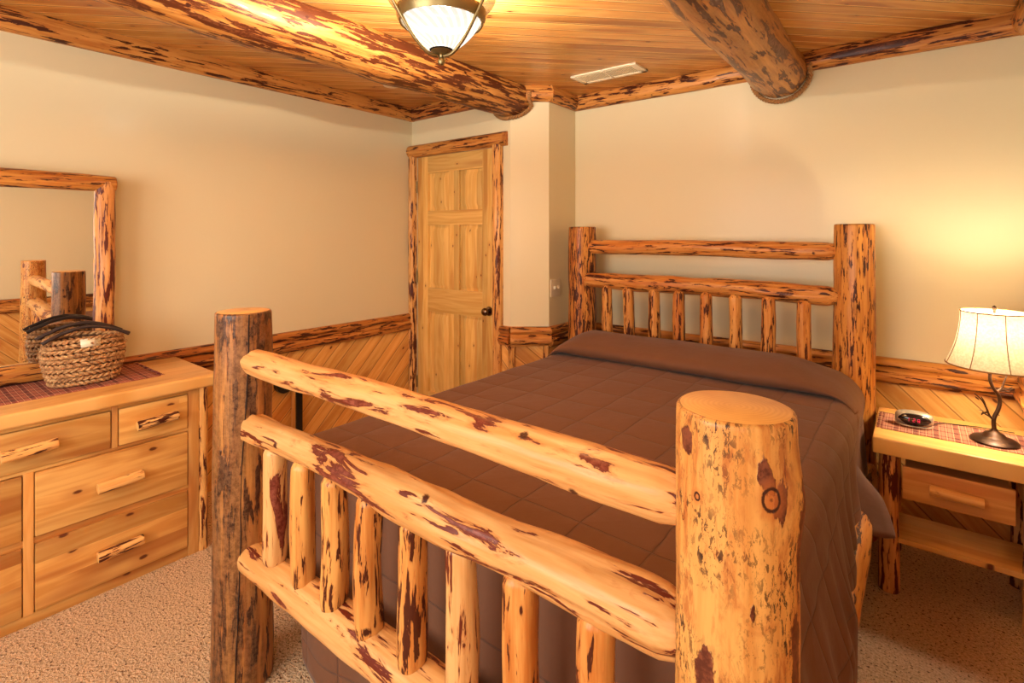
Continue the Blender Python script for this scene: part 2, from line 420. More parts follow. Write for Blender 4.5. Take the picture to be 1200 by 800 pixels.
def railprof():
    """two bulging log faces, one above the other, 0.125 high (v from 0 down to -0.125)"""
    pts = [(0.0, -0.0625)]
    for i in range(11):
        a = math.pi * i / 10; pts.append((0.030 + 0.022 * math.sin(a), -0.0625 + 0.072 * i / 10))
    for i in range(7):
        a = math.pi * i / 6; pts.append((0.026 + 0.014 * math.sin(a), 0.012 + 0.05 * i / 6))
    pts.append((0.0, 0.0625))
    return pts

# ---------------------------------------------------------------- the room
XL, XR, YB, YD, YF, ZC = -3.15, 0.385, 3.22, 2.72, -1.30, 2.44
XJ, XD = -1.95, -2.155       # jog face, start of the angled wall on the door wall
YJ = 2.88
b = MB().box(XL - 0.15, XR + 0.15, YF - 0.15, YB + 0.15, -0.1, 0.0, 0); struct('floor', b, M['carpet'])
b = MB().box(XL - 0.15, XR + 0.15, YF - 0.15, YB + 0.15, ZC, ZC + 0.1, 0); struct('ceiling', b, M['ceil'])
b = MB().box(XL - 0.12, XL, YF - 0.12, YB + 0.12, 0, ZC, 0); struct('wall_left', b, M['paint'])
b = MB().box(XJ - 0.02, XR + 0.12, YB, YB + 0.12, 0, ZC, 0); struct('wall_back', b, M['paint'])
# wall with the door: an opening from -3.09 to -2.29
D0, D1, DZ = -3.09, -2.29, 2.055
b = MB().box(XL, D0, YD, YD + 0.12, 0, ZC, 0).box(D1, XD, YD, YD + 0.12, 0, ZC, 0).box(D0, D1, YD, YD + 0.12, DZ, ZC, 0)
struct('wall_door', b, M['paint'])
def prism(poly, z0, z1):
    n = len(poly); b = MB()
    b.add([(x, y, z0) for x, y in poly] + [(x, y, z1) for x, y in poly],
          [[i, (i + 1) % n, n + (i + 1) % n, n + i] for i in range(n)] + [list(range(n))[::-1], [n + i for i in range(n)]], flat=True)
    return b
struct('wall_angled', prism([(XD, YD), (XJ, YJ), (XJ - 0.02, YJ + 0.12), (XD, YD + 0.12)], 0, ZC), M['paint'], smooth=False)
struct('wall_jog', prism([(XJ, YJ), (XJ, YB), (XJ - 0.1, YB), (XJ - 0.1, YJ + 0.05)], 0, ZC), M['paint'], smooth=False)
# right wall; the unseen opening beside the camera is added for fill light
WA, WB, W0, W1 = -1.15, -0.35, 0.85, 2.05
b = MB().box(XR, XR + 0.12, YF, WA, 0, ZC, 0).box(XR, XR + 0.12, WB, YB + 0.12, 0, ZC, 0).box(XR, XR + 0.12, WA, WB, 0, W0, 0).box(XR, XR + 0.12, WA, WB, W1, ZC, 0)
struct('wall_right', b, M['paint'])
VA, VB, V0, V1 = -2.35, -0.35, 0.85, 2.15  # unseen opening in the rear wall, added to let fill light in
b = MB().box(XL, VA, YF - 0.12, YF, 0, ZC, 0).box(VB, XR, YF - 0.12, YF, 0, ZC, 0).box(VA, VB, YF - 0.12, YF, 0, V0, 0).box(VA, VB, YF - 0.12, YF, V1, ZC, 0)
struct('wall_rear', b, M['paint'])
def mk_glass():
    t = NT('window_glass'); tr = t.add('ShaderNodeBsdfTransparent'); gl = t.add('ShaderNodeBsdfGlossy'); gl.inputs['Roughness'].default_value = 0.02
    mx = t.add('ShaderNodeMixShader'); mx.inputs[0].default_value = 0.05
    t.l.new(tr.outputs[0], mx.inputs[1]); t.l.new(gl.outputs[0], mx.inputs[2]); t.l.new(mx.outputs[0], t.o.inputs[0]); return t.m
M['glass'] = mk_glass()
def window(name, axis, a0, a1, z0, z1, pos, inward):
    b = MB(); th = 0.05
    def bx(u0, u1, w0, w1, d0=0.0, d1=0.05):
        lo, hi = sorted((pos - inward * d0, pos - inward * d1))
        if axis == 'x': b.box(u0, u1, lo, hi, w0, w1, 0.004)
        else: b.box(lo, hi, u0, u1, w0, w1, 0.004)
    m = (a0 + a1) / 2
    bx(a0, a0 + th, z0, z1); bx(a1 - th, a1, z0, z1); bx(a0, a1, z0, z0 + th); bx(a0, a1, z1 - th, z1); bx(m - 0.02, m + 0.02, z0, z1)
    fr = struct(name, b, M['framev'])
    g = MB(); lo, hi = sorted((pos - inward * 0.022, pos - inward * 0.028))
    if axis == 'x': g.box(a0 + th, a1 - th, lo, hi, z0 + th, z1 - th, 0)
    else: g.box(lo, hi, a0 + th, a1 - th, z0 + th, z1 - th, 0)
    g.build('pane', M['glass'], fr)
window('added_window_1', 'x', VA, VB, V0, V1, YF, 1)  # unseen window, added to carry the rear fill light
window('added_window_2', 'y', WA, WB, W0, W1, XR, -1)  # unseen window, added to carry the side fill light

# wainscot panels, chair rails, crown logs
RZ = 0.83; WT = 0.012
rail_p = railprof(); crown_p = [(0.0, -0.05), (0.022, -0.052), (0.045, -0.040), (0.054, -0.015), (0.056, 0.012), (0.050, 0.035), (0.044, 0.05), (0.0, 0.05)]
ti = [0]
def nx():
    ti[0] += 1; return 'trim_%d' % ti[0]
def wains(x0, x1, y0, y1, m):
    struct(nx(), MB().box(x0, x1, y0, y1, 0.0, RZ - 0.02, 0), m)
wains(XL, XL + WT, YF, YD, M['wains_l'])
wains(XJ, XR, YB - WT, YB, M['wains_b'])
wains(XR - WT, XR, YF, YB, M['wains_r'])
wains(XL, XR, YF, YF + WT, M['wains_b'])
struct(nx(), prism([(XD + 0.004, YD - 0.004), (XJ + WT, YJ - 0.008), (XJ + WT, YB), (XJ, YB), (XJ, YJ), (XD, YD)], 0, RZ - 0.02), M['wains_b'], smooth=False)
struct(nx(), MB().box(D1 + 0.02, XD + 0.004, YD - WT, YD, 0, RZ - 0.02, 0), M['wains_b'])
zr = RZ - 0.0625; zc = ZC - 0.05
def seg_(p0, p1, out, s):
    trim_log(nx(), (p0[0], p0[1], zr), (p1[0], p1[1], zr), out, rail_p if Vector((p1[0] - p0[0], p1[1] - p0[1], 0)).normalized().cross(Vector(out)).z > 0 else [(u, -v) for u, v in rail_p], M['trim'], s)
def crn_(p0, p1, out, s):
    trim_log(nx(), (p0[0], p0[1], zc), (p1[0], p1[1], zc), out, crown_p if Vector((p1[0] - p0[0], p1[1] - p0[1], 0)).normalized().cross(Vector(out)).z > 0 else [(u, -v) for u, v in crown_p], M['trim'], s)
ang = Vector((XJ - XD, YJ - YD, 0)).normalized(); angn = (ang.y, -ang.x, 0)
# chair rails
seg_((XL, YF), (XL, YD - 0.005), (1, 0, 0), 1)
seg_((-2.225, YD), (XD + 0.012, YD), (0, -1, 0), 2)
seg_((XD, YD), (XJ + 0.012, YJ + 0.01), angn, 3)
seg_((XJ, YJ - 0.02), (XJ, YB), (1, 0, 0), 4)
seg_((XJ, YB), (XR, YB), (0, -1, 0), 5)
seg_((XR, YF), (XR, YB), (-1, 0, 0), 6)
seg_((XL, YF), (XR, YF), (0, 1, 0), 7)
# crown logs under the ceiling
crn_((XL, YF), (XL, YD), (1, 0, 0), 11)
crn_((XL, YD), (XD + 0.02, YD), (0, -1, 0), 12)
crn_((XD, YD), (XJ + 0.02, YJ + 0.015), angn, 13)
crn_((XJ, YJ - 0.03), (XJ, YB), (1, 0, 0), 14)
crn_((XJ, YB), (XR, YB), (0, -1, 0), 15)
crn_((XR, YF), (XR, YB), (-1, 0, 0), 16)
crn_((XL, YF), (XR, YF), (0, 1, 0), 17)
# upright half logs on the angled wall below the rail
for q, sd in ((0.03, 21), (0.93, 22)):
    p = Vector((XD, YD, 0)).lerp(Vector((XJ, YJ, 0)), q)
    trim_log(nx(), (p.x, p.y, 0), (p.x, p.y, RZ - 0.12), angn, dprof(0.045, 0.03), M['trim_pale'], sd)

# ---------------------------------------------------------------- door
b = MB(); yf = YD + 0.004
def dbox(x0, x1, z0, z1, d0, d1, bev=0.004, mi=0): b.box(x0, x1, YD + d0, YD + d1, z0, z1, bev, mi)
dw = D1 - D0
sx0, sx1 = D0 + 0.005, D1 - 0.005
dbox(sx0 + 0.02, sx1 - 0.02, 0.02, DZ - 0.02, 0.026, 0.04, 0, 0)
st = 0.115; mid = (sx0 + sx1) / 2
dbox(sx0, sx0 + st, 0.01, DZ - 0.005, 0.004, 0.045); dbox(sx1 - st, sx1, 0.01, DZ - 0.005, 0.004, 0.045)
rows = [(1.92, DZ - 0.005), (1.52, 1.63), (0.86, 1.04), (0.01, 0.24)]
for z0, z1 in rows: dbox(sx0 + st - 0.002, sx1 - st + 0.002, z0, z1, 0.0045, 0.045, 0.004, 1)
pan = [(1.63, 1.92), (1.04, 1.52), (0.24, 0.86)]
for z0, z1 in pan:
    dbox(mid - 0.052, mid + 0.052, z0 - 0.002, z1 + 0.002, 0.005, 0.045)
    for x0, x1 in ((sx0 + st, mid - 0.052), (mid + 0.052, sx1 - st)):
        # raised field with sloping margins
        a, c = 0.020, 0.046; o_ = YD + 0.024; i_ = YD + 0.012
        v = [(x0 + a, o_, z0 + a), (x1 - a, o_, z0 + a), (x1 - a, o_, z1 - a), (x0 + a, o_, z1 - a),
             (x0 + c, i_, z0 + c), (x1 - c, i_, z0 + c), (x1 - c, i_, z1 - c), (x0 + c, i_, z1 - c)]
        b.add(v, [[0, 1, 5, 4], [1, 2, 6, 5], [2, 3, 7, 6], [3, 0, 4, 7], [4, 5, 6, 7]], 0, flat=True)
door = struct('door_1', b, [M['door'], M['doorh']])
k = MB(); kx, kz = -2.345, 0.915
def ycyl(b, x, z, prof, seg=28, y0=YD):
    vs_ = [(x + r_ * math.cos(2 * math.pi * j / seg), y0 - d_, z + r_ * math.sin(2 * math.pi * j / seg)) for r_, d_ in prof for j in range(seg)]
    b.add(vs_, [[i * seg + j, i * seg + (j + 1) % seg, (i + 1) * seg + (j + 1) % seg, (i + 1) * seg + j] for i in range(len(prof) - 1) for j in range(seg)])
ycyl(k, kx, kz, [(0.0, 0.062), (0.014, 0.061), (0.024, 0.054), (0.028, 0.044), (0.025, 0.034), (0.013, 0.026), (0.011, 0.012), (0.030, 0.008), (0.033, 0.0), (0.033, -0.006), (0.0, -0.006)])
k.build('door_knob', M['chrome'], door)
for hz in (1.82, 1.12, 0.3):
    h_ = MB(); h_.tube([(D0 + 0.004, YD - 0.006, hz - 0.045), (D0 + 0.004, YD - 0.006, hz + 0.045)], 0.006, 10)
    h_.build('hinge', M['brass'], door)
trim_log(nx(), (D0 - 0.032, YD, 0), (D0 - 0.032, YD, 2.06), (0, -1, 0), dprof(0.062, 0.05), M['trim_pale'], 31)
trim_log(nx(), (D1 + 0.036, YD, 0), (D1 + 0.036, YD, 2.06), (0, -1, 0), dprof(0.075, 0.05), M['trim_pale'], 32)
trim_log(nx(), (XL + 0.004, YD, 2.098), (D1 + 0.115, YD, 2.098), (0, -1, 0), dprof(0.095, 0.062), M['trim'], 33)

# ---------------------------------------------------------------- log beams with rope at the wall
def beam(p0, p1, r0, r1, mat, seed, label, rl, wall):
    o = log('ceiling_beam', p0, p1, r0, r1, mat, None, seed, lump=0.05, bend=0.2, seg=40, step=0.04)
    tag(o, label, 'beam')
    c = Vector(p1); r = r1 * 1.03 + 0.012
    # rope wound round the end where it meets the wall
    path = []; n = 300
    for i in range(n + 1):
        a = R(172) + R(196) * i / n
        x_ = c.x + r * math.cos(a); z_ = c.z + r * math.sin(a)
        wy = wall(x_)
        path.append(Vector((x_, wy - 0.020 - 0.05 * max(0.0, min(1.0, (z_ - 2.315) / 0.03)), z_)))
    b = MB()
    for s in range(2):
        pts = []
        for i, p in enumerate(path):
            ph = 2 * math.pi * (i / 18.0 + s / 2); rad = (p - Vector((c.x, p.y, c.z))).normalized()
            pts.append(p + rad * 0.0070 * math.cos(ph) - Vector((0, 1, 0)) * 0.0070 * math.sin(ph))
        b.tube(pts, 0.0070, 6)
    tag(b.build('rope_ring', M['rope']), rl, 'rope')
beam((-2.215, YF, 2.375), (-2.165, YD + 0.10, 2.372), 0.145, 0.128, M['beam'], 3, 'thick bark-streaked log beam under the ceiling, running to the wall over the door', 'twisted rope round the end of the log beam above the door', lambda x: YD + max(0.0, x - XD) * (YJ - YD) / (XJ - XD))
beam((-0.605, YF, 2.345), (-0.605, YB - 0.01, 2.345), 0.128, 0.134, M['beam2'], 5, 'thick greyish log beam under the ceiling, ending at the wall above the headboard', 'twisted rope round the end of the log beam above the headboard', lambda x: YB)

# ---------------------------------------------------------------- ceiling vent, smoke detector, switch
vt = empty('ceiling_vent', (-1.49, 2.855, ZC), 'white rectangular air vent set in the plank ceiling between the beams', 'vent')
vb = MB()
x0, x1, y0, y1 = -1.71, -1.275, 2.765, 2.945
vb.box(x0, x1, y0, y0 + 0.03, ZC - 0.008, ZC, 0.002).box(x0, x1, y1 - 0.03, y1, ZC - 0.012, ZC, 0.003)
vb.box(x0, x0 + 0.035, y0, y1, ZC - 0.012, ZC, 0.003).box(x1 - 0.035, x1, y0, y1, ZC - 0.012, ZC, 0.003).box(-1.50, -1.485, y0, y1, ZC - 0.012, ZC, 0.002)
vb.build('frame', M['vent'], vt)
vb = MB().box(x0 + 0.01, x1 - 0.01, y0 + 0.01, y1 - 0.01, ZC - 0.004, ZC - 0.001, 0); vb.build('backing', M['ventdark'], vt)
vb = MB()
for i in range(28):
    xx = x0 + 0.04 + i * (x1 - x0 - 0.08) / 27
    if abs(xx + 1.4925) < 0.01: continue
    vb.box(xx - 0.0035, xx + 0.0035, y0 + 0.02, y1 - 0.02, ZC - 0.010, ZC - 0.003, 0)
tag(vb.build('louver', M['vent'], vt), kind='stuff')
sd = MB().lathe([(0.0, -0.028), (0.035, -0.028), (0.052, -0.022), (0.056, -0.008), (0.058, 0.0)], 36, (-2.70, 2.16, ZC))
tag(sd.build('smoke_detector', M['white']), 'small round white smoke detector on the planks behind the left beam', 'smoke detector')
sw = empty('light_switch', (XJ, 2.955, 1.085), 'ivory double toggle switch plate on the narrow wall beside the headboard', 'switch')
MB().box(XJ, XJ + 0.006, 2.895, 3.015, 1.025, 1.145, 0.003).build('plate', M['white'], sw)
for yy in (2.932, 2.978):
    t_ = MB().box(XJ + 0.003, XJ + 0.022, yy - 0.005, yy + 0.005, 1.078, 1.098, 0.002); t_.build('toggle', M['white'], sw)

# ---------------------------------------------------------------- bed
bed = empty('log_bed', (-0.98, 1.9, 0), 'rustic bed of peeled logs with tall posts, rails and spindles at both ends', 'bed')
FY = 0.785; HY = 3.0; RY = 0.783
def kn(z0, a0, h, wz=0.05, wa=0.35):
    return lambda z, a: h * math.exp(-((z - z0) / wz) ** 2) * math.exp(-((((a - a0 + math.pi) % (2 * math.pi)) - math.pi) / wa) ** 2)
bump1 = kn(1.085, R(0), 0.009, 0.05, 0.5)
pr = log('post', (-0.208, FY, 0), (-0.208, FY, 1.202), 0.088, 0.080, M['log_speck'], bed, 41, lump=0.025, bend=0.1, seg=64, extra=bump1, step=0.02)
pl = log('post', (-1.742, FY, 0), (-1.742, FY, 1.199), 0.092, 0.084, M['log_grey'], bed, 42, lump=0.03, bend=0.1, seg=64, step=0.02)
tag(pl, 'greyed cracked foot post')
# drying crack down the grey foot post
cr = MB(); pts = []
for i in range(30):
    z = 1.196 - i * 0.04; a = R(-12) + 0.16 * ln(z * 2.2, 3) + 0.03 * ln(z * 9, 5) - 0.42 * (1.19 - z)
    rr = 0.084 + (0.092 - 0.084) * (1 - z / 1.19)
    pts.append((-1.742 + (rr + 0.0006) * math.cos(a), FY + (rr + 0.0006) * math.sin(a), z))
cr.tube(pts, [0.0015 + 0.002 * abs(ln(i * 0.4, 1)) for i in range(30)], 6)
cr.build('drying_crack', M['crack'], pl)
log('post', (-1.762, HY, 0), (-1.762, HY, 1.50), 0.098, 0.090, M['log_dense'], bed, 43, lump=0.04, bend=0.15, seg=48)
log('post', (-0.244, HY, 0), (-0.244, HY, 1.50), 0.096, 0.083, M['log_dense'], bed, 44, lump=0.04, bend=0.15, seg=48)
# footboard
log('rail', (-1.70, RY, 1.044), (-0.262, RY, 1.044), 0.039, 0.041, M['log_pale'], bed, 45, 'flat', 'tenon', lump=0.10, bend=0.35, seg=40)
log('rail', (-1.70, RY, 0.836), (-0.262, RY, 0.844), 0.041, 0.053, M['log_pale'], bed, 46, 'flat', 'tenon', lump=0.14, bend=0.3, seg=40)
log('rail', (-1.70, RY, 0.418), (-0.262, RY, 0.448), 0.049, 0.058, M['log_pale'], bed, 47, 'flat', 'tenon', lump=0.08, bend=0.2, seg=40)
for i, x in enumerate((-1.522, -1.363, -1.212, -1.057, -0.901, -0.749, -0.591, -0.429)):
    log('spindle', (x + 0.006 * ln(i, 3), RY - 0.004, 0.45), (x, RY - 0.004, 0.82), 0.035 + 0.004 * ln(i * 3.3, 2), 0.033, M['log_pale'] if i in (0, 5) else M['log'], bed, 50 + i, 'tenon', 'dome', lump=0.09, bend=0.3, seg=28)
# headboard
log('rail', (-1.735, HY - 0.008, 1.368), (-0.30, HY - 0.008, 1.367), 0.044, 0.046, M['log'], bed, 61, 'flat', 'tenon', lump=0.08, bend=0.35)
log('rail', (-1.735, HY - 0.030, 1.153), (-0.30, HY - 0.030, 1.147), 0.049, 0.050, M['log'], bed, 62, 'dome', 'tenon', lump=0.11, bend=0.4)
log('rail', (-1.72, HY - 0.02, 0.46), (-0.29, HY - 0.02, 0.46), 0.048, 0.049, M['log'], bed, 63, 'tenon', 'tenon')
for i, x in enumerate((-1.553, -1.405, -1.239, -1.089, -0.932, -0.777, -0.612, -0.449)):
    log('spindle', (x + 0.012 * ln(i, 7), HY - 0.035, 0.48), (x, HY - 0.055, 1.128), 0.036 + 0.004 * ln(i * 2.3, 2), 0.032, M['log'], bed, 70 + i, 'tenon', 'dome', lump=0.1, bend=0.4, seg=24)
# side rails and slats
log('side_rail', (-0.185, 0.84, 0.35), (-0.185, 2.93, 0.35), 0.058, 0.052, M['log'], bed, 81, 'tenon', 'tenon', lump=0.08)
log('side_rail', (-1.785, 0.84, 0.35), (-1.785, 2.93, 0.35), 0.058, 0.052, M['log'], bed, 82, 'tenon', 'tenon', lump=0.08)
for i in range(5):
    y = 1.05 + i * 0.43
    MB().box(-1.79, -0.18, y - 0.045, y + 0.045, 0.29, 0.31, 0.003).build('slat', M['slab_n'], bed)
def soft_box(x0, x1, y0, y1, z0, z1, r=0.05):
    return MB().box(x0, x1, y0, y1, z0, z1, r, seg=4)
tag(soft_box(-1.71, -0.255, 0.93, 2.88, 0.312, 0.49, 0.02).build('box_spring', M['mattress']), 'box spring inside the log bed frame, hidden under the brown bedspread', 'box spring')
tag(soft_box(-1.71, -0.255, 0.93, 2.88, 0.491, 0.70, 0.05).build('mattress', M['mattress']), 'thick mattress on the log bed, covered by the brown bedspread', 'mattress')

def mk_quilt():
    t = NT('brown_quilt'); uv = t.add('ShaderNodeUVMap'); uv.uv_map = 'uv'
    sp = t.add('ShaderNodeSeparateXYZ'); t.put(sp.inputs[0], uv.outputs[0])
    wob = t.noise(uv.outputs[0], 6, 2)
    def edge(c, per):
        q = t.math('FRACT', t.math('DIVIDE', t.math('ADD', c, t.math('MULTIPLY', wob, 0.02)), per))
        return t.math('MULTIPLY', t.math('MINIMUM', q, t.math('SUBTRACT', 1.0, q)), per)
    e = t.math('MINIMUM', edge(sp.outputs[0], 0.178), edge(sp.outputs[1], 0.19))
    puff = t.math('POWER', t.mr(e, 0.0, 0.085), 0.30)
    wr = t.noise(uv.outputs[0], 14, 3); fine = t.noise(uv.outputs[0], 500, 1)
    stitch = t.mr(e, 0.001, 0.0045, 1, 0)
    col = t.mix(t.math('MULTIPLY', stitch, 0.4), lin((111, 74, 53)), lin((58, 36, 28)))
    t.base(col, 0.72, spec=0.25)
    t.b.inputs['Sheen Weight'].default_value = 0.12; t.b.inputs['Sheen Roughness'].default_value = 0.4
    h = t.math('ADD', t.math('ADD', t.math('MULTIPLY', puff, 1.0), t.math('MULTIPLY', wr, 0.45)), t.math('MULTIPLY', fine, 0.02))
    t.bump(h, 0.6, 0.010); return t.m
def mk_plainquilt():
    t = NT('brown_quilt_reverse'); p = t.coords(0)
    wr = t.noise(p, 9, 3)
    t.base(lin((110, 73, 52)), 0.72, spec=0.25); t.b.inputs['Sheen Weight'].default_value = 0.12
    t.bump(wr, 0.5, 0.01); return t.m
M['quilt'] = mk_quilt(); M['quilt2'] = mk_plainquilt()
def fold(a, half, rr):
    s = 1 if a >= 0 else -1; a = abs(a); q = half - rr
    if a <= q: return s * a, 0.0
    arc = rr * math.pi / 2
    if a <= q + arc:
        f_ = (a - q) / rr; return s * (q + rr * math.sin(f_)), rr * (1 - math.cos(f_))
    return s * half, rr + (a - q - arc)
def sst(x): x = max(0.0, min(1.0, x)); return x * x * (3 - 2 * x)
CXB = -0.968; HALF = 0.772; TOPZ = 0.742
def spread():
    b = MB(); rr = 0.075
    NU, NV = 150, 130
    q = HALF - rr; arc = rr * math.pi / 2
    Lr, Ll, Lf = 0.0, 0.30, 0.60
    vs_ = []; uv = []
    for j in range(NV + 1):
        # v: arc length from the foot hem to the head
        v = -(Lf + arc) + (Lf + arc + (2.80 - 0.965)) * j / NV
        yy = 0.965 + max(0.0, v) if v >= 0 else None
        if v >= 0: y, dt = 0.965 + v, 0.0
        elif -v <= arc: f_ = -v / rr; y, dt = 0.965 - rr * math.sin(f_), rr * (1 - math.cos(f_))
        else: y, dt = 0.965 - rr, rr + (-v - arc)
        # right hem rides up towards the head
        hr = 0.50 - 0.22 * sst((y - 1.35) / 0.6)
        for i in range(NU + 1):
            tot_l = q + arc + Ll; tot_r = q + arc + hr
            s = -tot_l + (tot_l + tot_r) * i / NU
            xo, ds = fold(s, HALF, rr)
            drop = (ds ** 3 + dt ** 3) ** (1 / 3)
            crown = 0.012 * (1 - (xo / HALF) ** 2) if drop < 0.2 else 0
            z = TOPZ + crown - drop + 0.004 * ln(xo * 4, y * 4, 2)
            x = CXB + xo; y2 = y
            if ds > rr:
                e = ds - rr; fo = min(1, e / 0.25)
                w_ = fo * (0.011 * math.sin(y * 30 + 3 * ln(y * 3, 1) + e * 6) + 0.012 * ln(y * 13, e * 2, 4)) + fo * (0.075 - 0.058 * sst((y - 1.3) / 1.0))
                x += w_ * (1 if s > 0 else -1)
            if dt > rr:
                e = dt - rr; fo = min(1, e / 0.3)
                y2 += -fo * (0.008 + 0.012 * math.sin(x * 21 + 2 * ln(x * 3, 2)))
                y2 = max(y2, 0.855)
            z = max(z, 0.05 + 0.28 * sst((-1.555 - x) / 0.05)) if dt > 0 else max(z, 0.33 if s < 0 else 0.05)
            vs_.append((x, y2, z)); uv.append((s + 5, v + 5))
    fs = [[j * (NU + 1) + i, j * (NU + 1) + i + 1, (j + 1) * (NU + 1) + i + 1, (j + 1) * (NU + 1) + i] for j in range(NV) for i in range(NU)]
    b.add(vs_, fs); b.uv = uv
    o = b.build('bedspread', M['quilt'], sharp=180)
    m = o.modifiers.new('thickness', 'SOLIDIFY'); m.thickness = 0.010; m.offset = -1
    return o
bs = spread()
tag(bs, 'dark brown quilted bedspread covering the whole bed and hanging over its sides', 'bedspread')
def pillow_fold():
    b = MB(); rr = 0.13; q = HALF + 0.012 - rr; arc = rr * math.pi / 2
    Ll, Lr = 0.10, 0.28; NU, NV = 130, 40
    vs_ = []; uv = []
    # profile from the tucked front crease up over the pillows and down behind
    prof = [(0.00, 0.004), (-0.020, 0.020), (-0.026, 0.045), (-0.006, 0.070), (0.05, 0.092), (0.12, 0.108), (0.20, 0.114), (0.27, 0.108), (0.33, 0.085), (0.365, 0.04), (0.375, 0.0)]
    def pf(t):
        f_ = t * (len(prof) - 1); i = min(int(f_), len(prof) - 2); u = f_ - i
        P = [prof[max(0, min(len(prof) - 1, i + k))] for k in (-1, 0, 1, 2)]
        r_ = []
        for c in (0, 1):
            p0, p1, p2, p3 = (p[c] for p in P)
            r_.append(0.5 * (2 * p1 + (p2 - p0) * u + (2 * p0 - 5 * p1 + 4 * p2 - p3) * u * u + (3 * p1 - p0 - 3 * p2 + p3) * u ** 3))
        return r_
    for j in range(NV + 1):
        t = j / NV; py, pz = pf(t)
        for i in range(NU + 1):
            s = -(q + arc + Ll) + (2 * (q + arc) + Ll + Lr) * i / NU
            xo, ds = fold(s, HALF + 0.012, rr)
            bl = 0.35 + 0.65 * sst((HALF - abs(xo)) / (0.20 if xo < 0 else 0.34))
            if ds > 0: bl *= max(0.0, 1 - ds / rr) ** 0.5 if ds < rr else 0
            z = TOPZ + 0.012 - ds + pz * bl
            y = 2.545 + py * (1 if bl > 0.2 else bl * 5)
            y += 0.04 * sst((xo - 0.35) / 0.4)
            x = CXB + xo
            e = max(0.0, ds - rr * 0.5) / (Lr + rr * 0.5)
            if s > 0 and e > 0:
                # the hanging corner swings outward and towards the foot
                y0_ = 2.60 - 0.33 * e
                y = y0_ + 0.40 * t * (1 + 0.6 * e)
                flare = sst(t / 0.10)
                x += (-0.03 + 0.145 * e ** 0.9 * flare * (1 - 0.9 * sst((y - 2.41) / 0.11))) * sst(e * 2.5) + 0.006 * e * math.sin(t * 16)
                z += 0.03 * t * e
            if s < 0: x += 0.004 * ln(y * 8, 1)
            z += 0.006 * ln(xo * 5, y * 9, 7)
            y = min(y, 2.90)
            vs_.append((x, y, z)); uv.append((s + 5, t * 0.5 + 5))
    fs = [[j * (NU + 1) + i, j * (NU + 1) + i + 1, (j + 1) * (NU + 1) + i + 1, (j + 1) * (NU + 1) + i] for j in range(NV) for i in range(NU)]
    b.add(vs_, fs); b.uv = uv
    o = b.build('pillow_cover', M['quilt2'], bs, sharp=180)
    m = o.modifiers.new('thickness', 'SOLIDIFY'); m.thickness = 0.008; m.offset = -1
    tag(o, 'smooth end folded back over the pillows')
pillow_fold()

# ---------------------------------------------------------------- dresser
FX = -2.58; DY0, DY1 = -0.22, 1.005; DYC = 0.3925; DTOP = 0.805
dr = empty('dresser', (-2.85, DYC, 0), 'wide pine dresser with branch handles and log corners against the left wall', 'dresser')
MB().box(-3.09, FX + 0.022, DY0 - 0.035, DY1 + 0.04, DTOP - 0.055, DTOP, 0.012, seg=3).build('top', M['slab_d'], dr)
body = MB().box(-3.08, FX - 0.02, DY0 + 0.03, DY1 - 0.03, 0.0, DTOP - 0.055, 0.002)
body.build('carcass', M['framev'], dr)
ff = MB()
for y0, y1, z0, z1 in ((0.923, 0.968, 0.0, 0.75), (2 * DYC - 0.968, 2 * DYC - 0.923, 0.0, 0.75), (0.377, 0.407, 0.04, 0.567), (0.642, 0.664, 0.575, 0.75), (0.121, 0.143, 0.575, 0.75)):
    ff.box(FX - 0.025, FX - 0.004, y0, y1, z0, z1, 0.003, mi=0)
for z0, z1 in ((0.0, 0.042), (0.732, 0.75), (0.565, 0.578), (0.302 - 0.006, 0.302 + 0.02)):
    ff.box(FX - 0.026, FX - 0.008, 2 * DYC - 0.93, 0.93, z0, z1, 0.002, mi=1)
ff.build('face_frame', [M['framev'], M['drawer']], dr)
def branch(name, p0, p1, r, mat, parent, seed):
    return log(name, p0, p1, r, r * 0.9, mat, parent, seed, 'flat', 'flat', lump=0.10, bend=0.28, seg=20, step=0.012)
def drawer(y0, y1, z0, z1, ha, hb, hz, seed):
    d = MB().box(FX - 0.018, FX, y0, y1, z0, z1, 0.005).build('drawer', M['drawer'], dr)
    h = branch('handle', (FX + 0.026, ha, hz - 0.004), (FX + 0.030, hb, hz + 0.004), 0.021, M['handle'], d, seed)
    for yy in (ha + 0.03, hb - 0.03): MB().tube([(FX - 0.003, yy, hz), (FX + 0.02, yy, hz)], 0.007, 8).build('standoff', M['framev'], d)
g = 0.003
drawer(0.664 + g, 0.923 - g, 0.580, 0.730, 0.722, 0.872, 0.655, 91)
drawer(0.143 + g, 0.642 - g, 0.580, 0.730, 0.315, 0.47, 0.660, 92)
drawer(2 * DYC - 0.923 + g, 0.121 - g, 0.580, 0.730, -0.087, 0.063, 0.655, 93)
for (a, c, s) in ((0.407, 0.923, 0), (2 * DYC - 0.923, 0.377, 10)):
    m_ = (a + c) / 2
    drawer(a + g, c - g, 0.324, 0.562, m_ - 0.075, m_ + 0.078, 0.443, 94 + s)
    drawer(a + g, c - g, 0.044, 0.296, m_ - 0.075, m_ + 0.078, 0.172, 95 + s)
for y in (DY1 - 0.018, DY0 + 0.018):
    for x in (FX - 0.022, -3.06):
        log('corner_log', (x, y, 0), (x, y, DTOP - 0.055), 0.024, 0.022, M['trim_pale'], dr, int(y * 30) + 101, lump=0.06, seg=20)

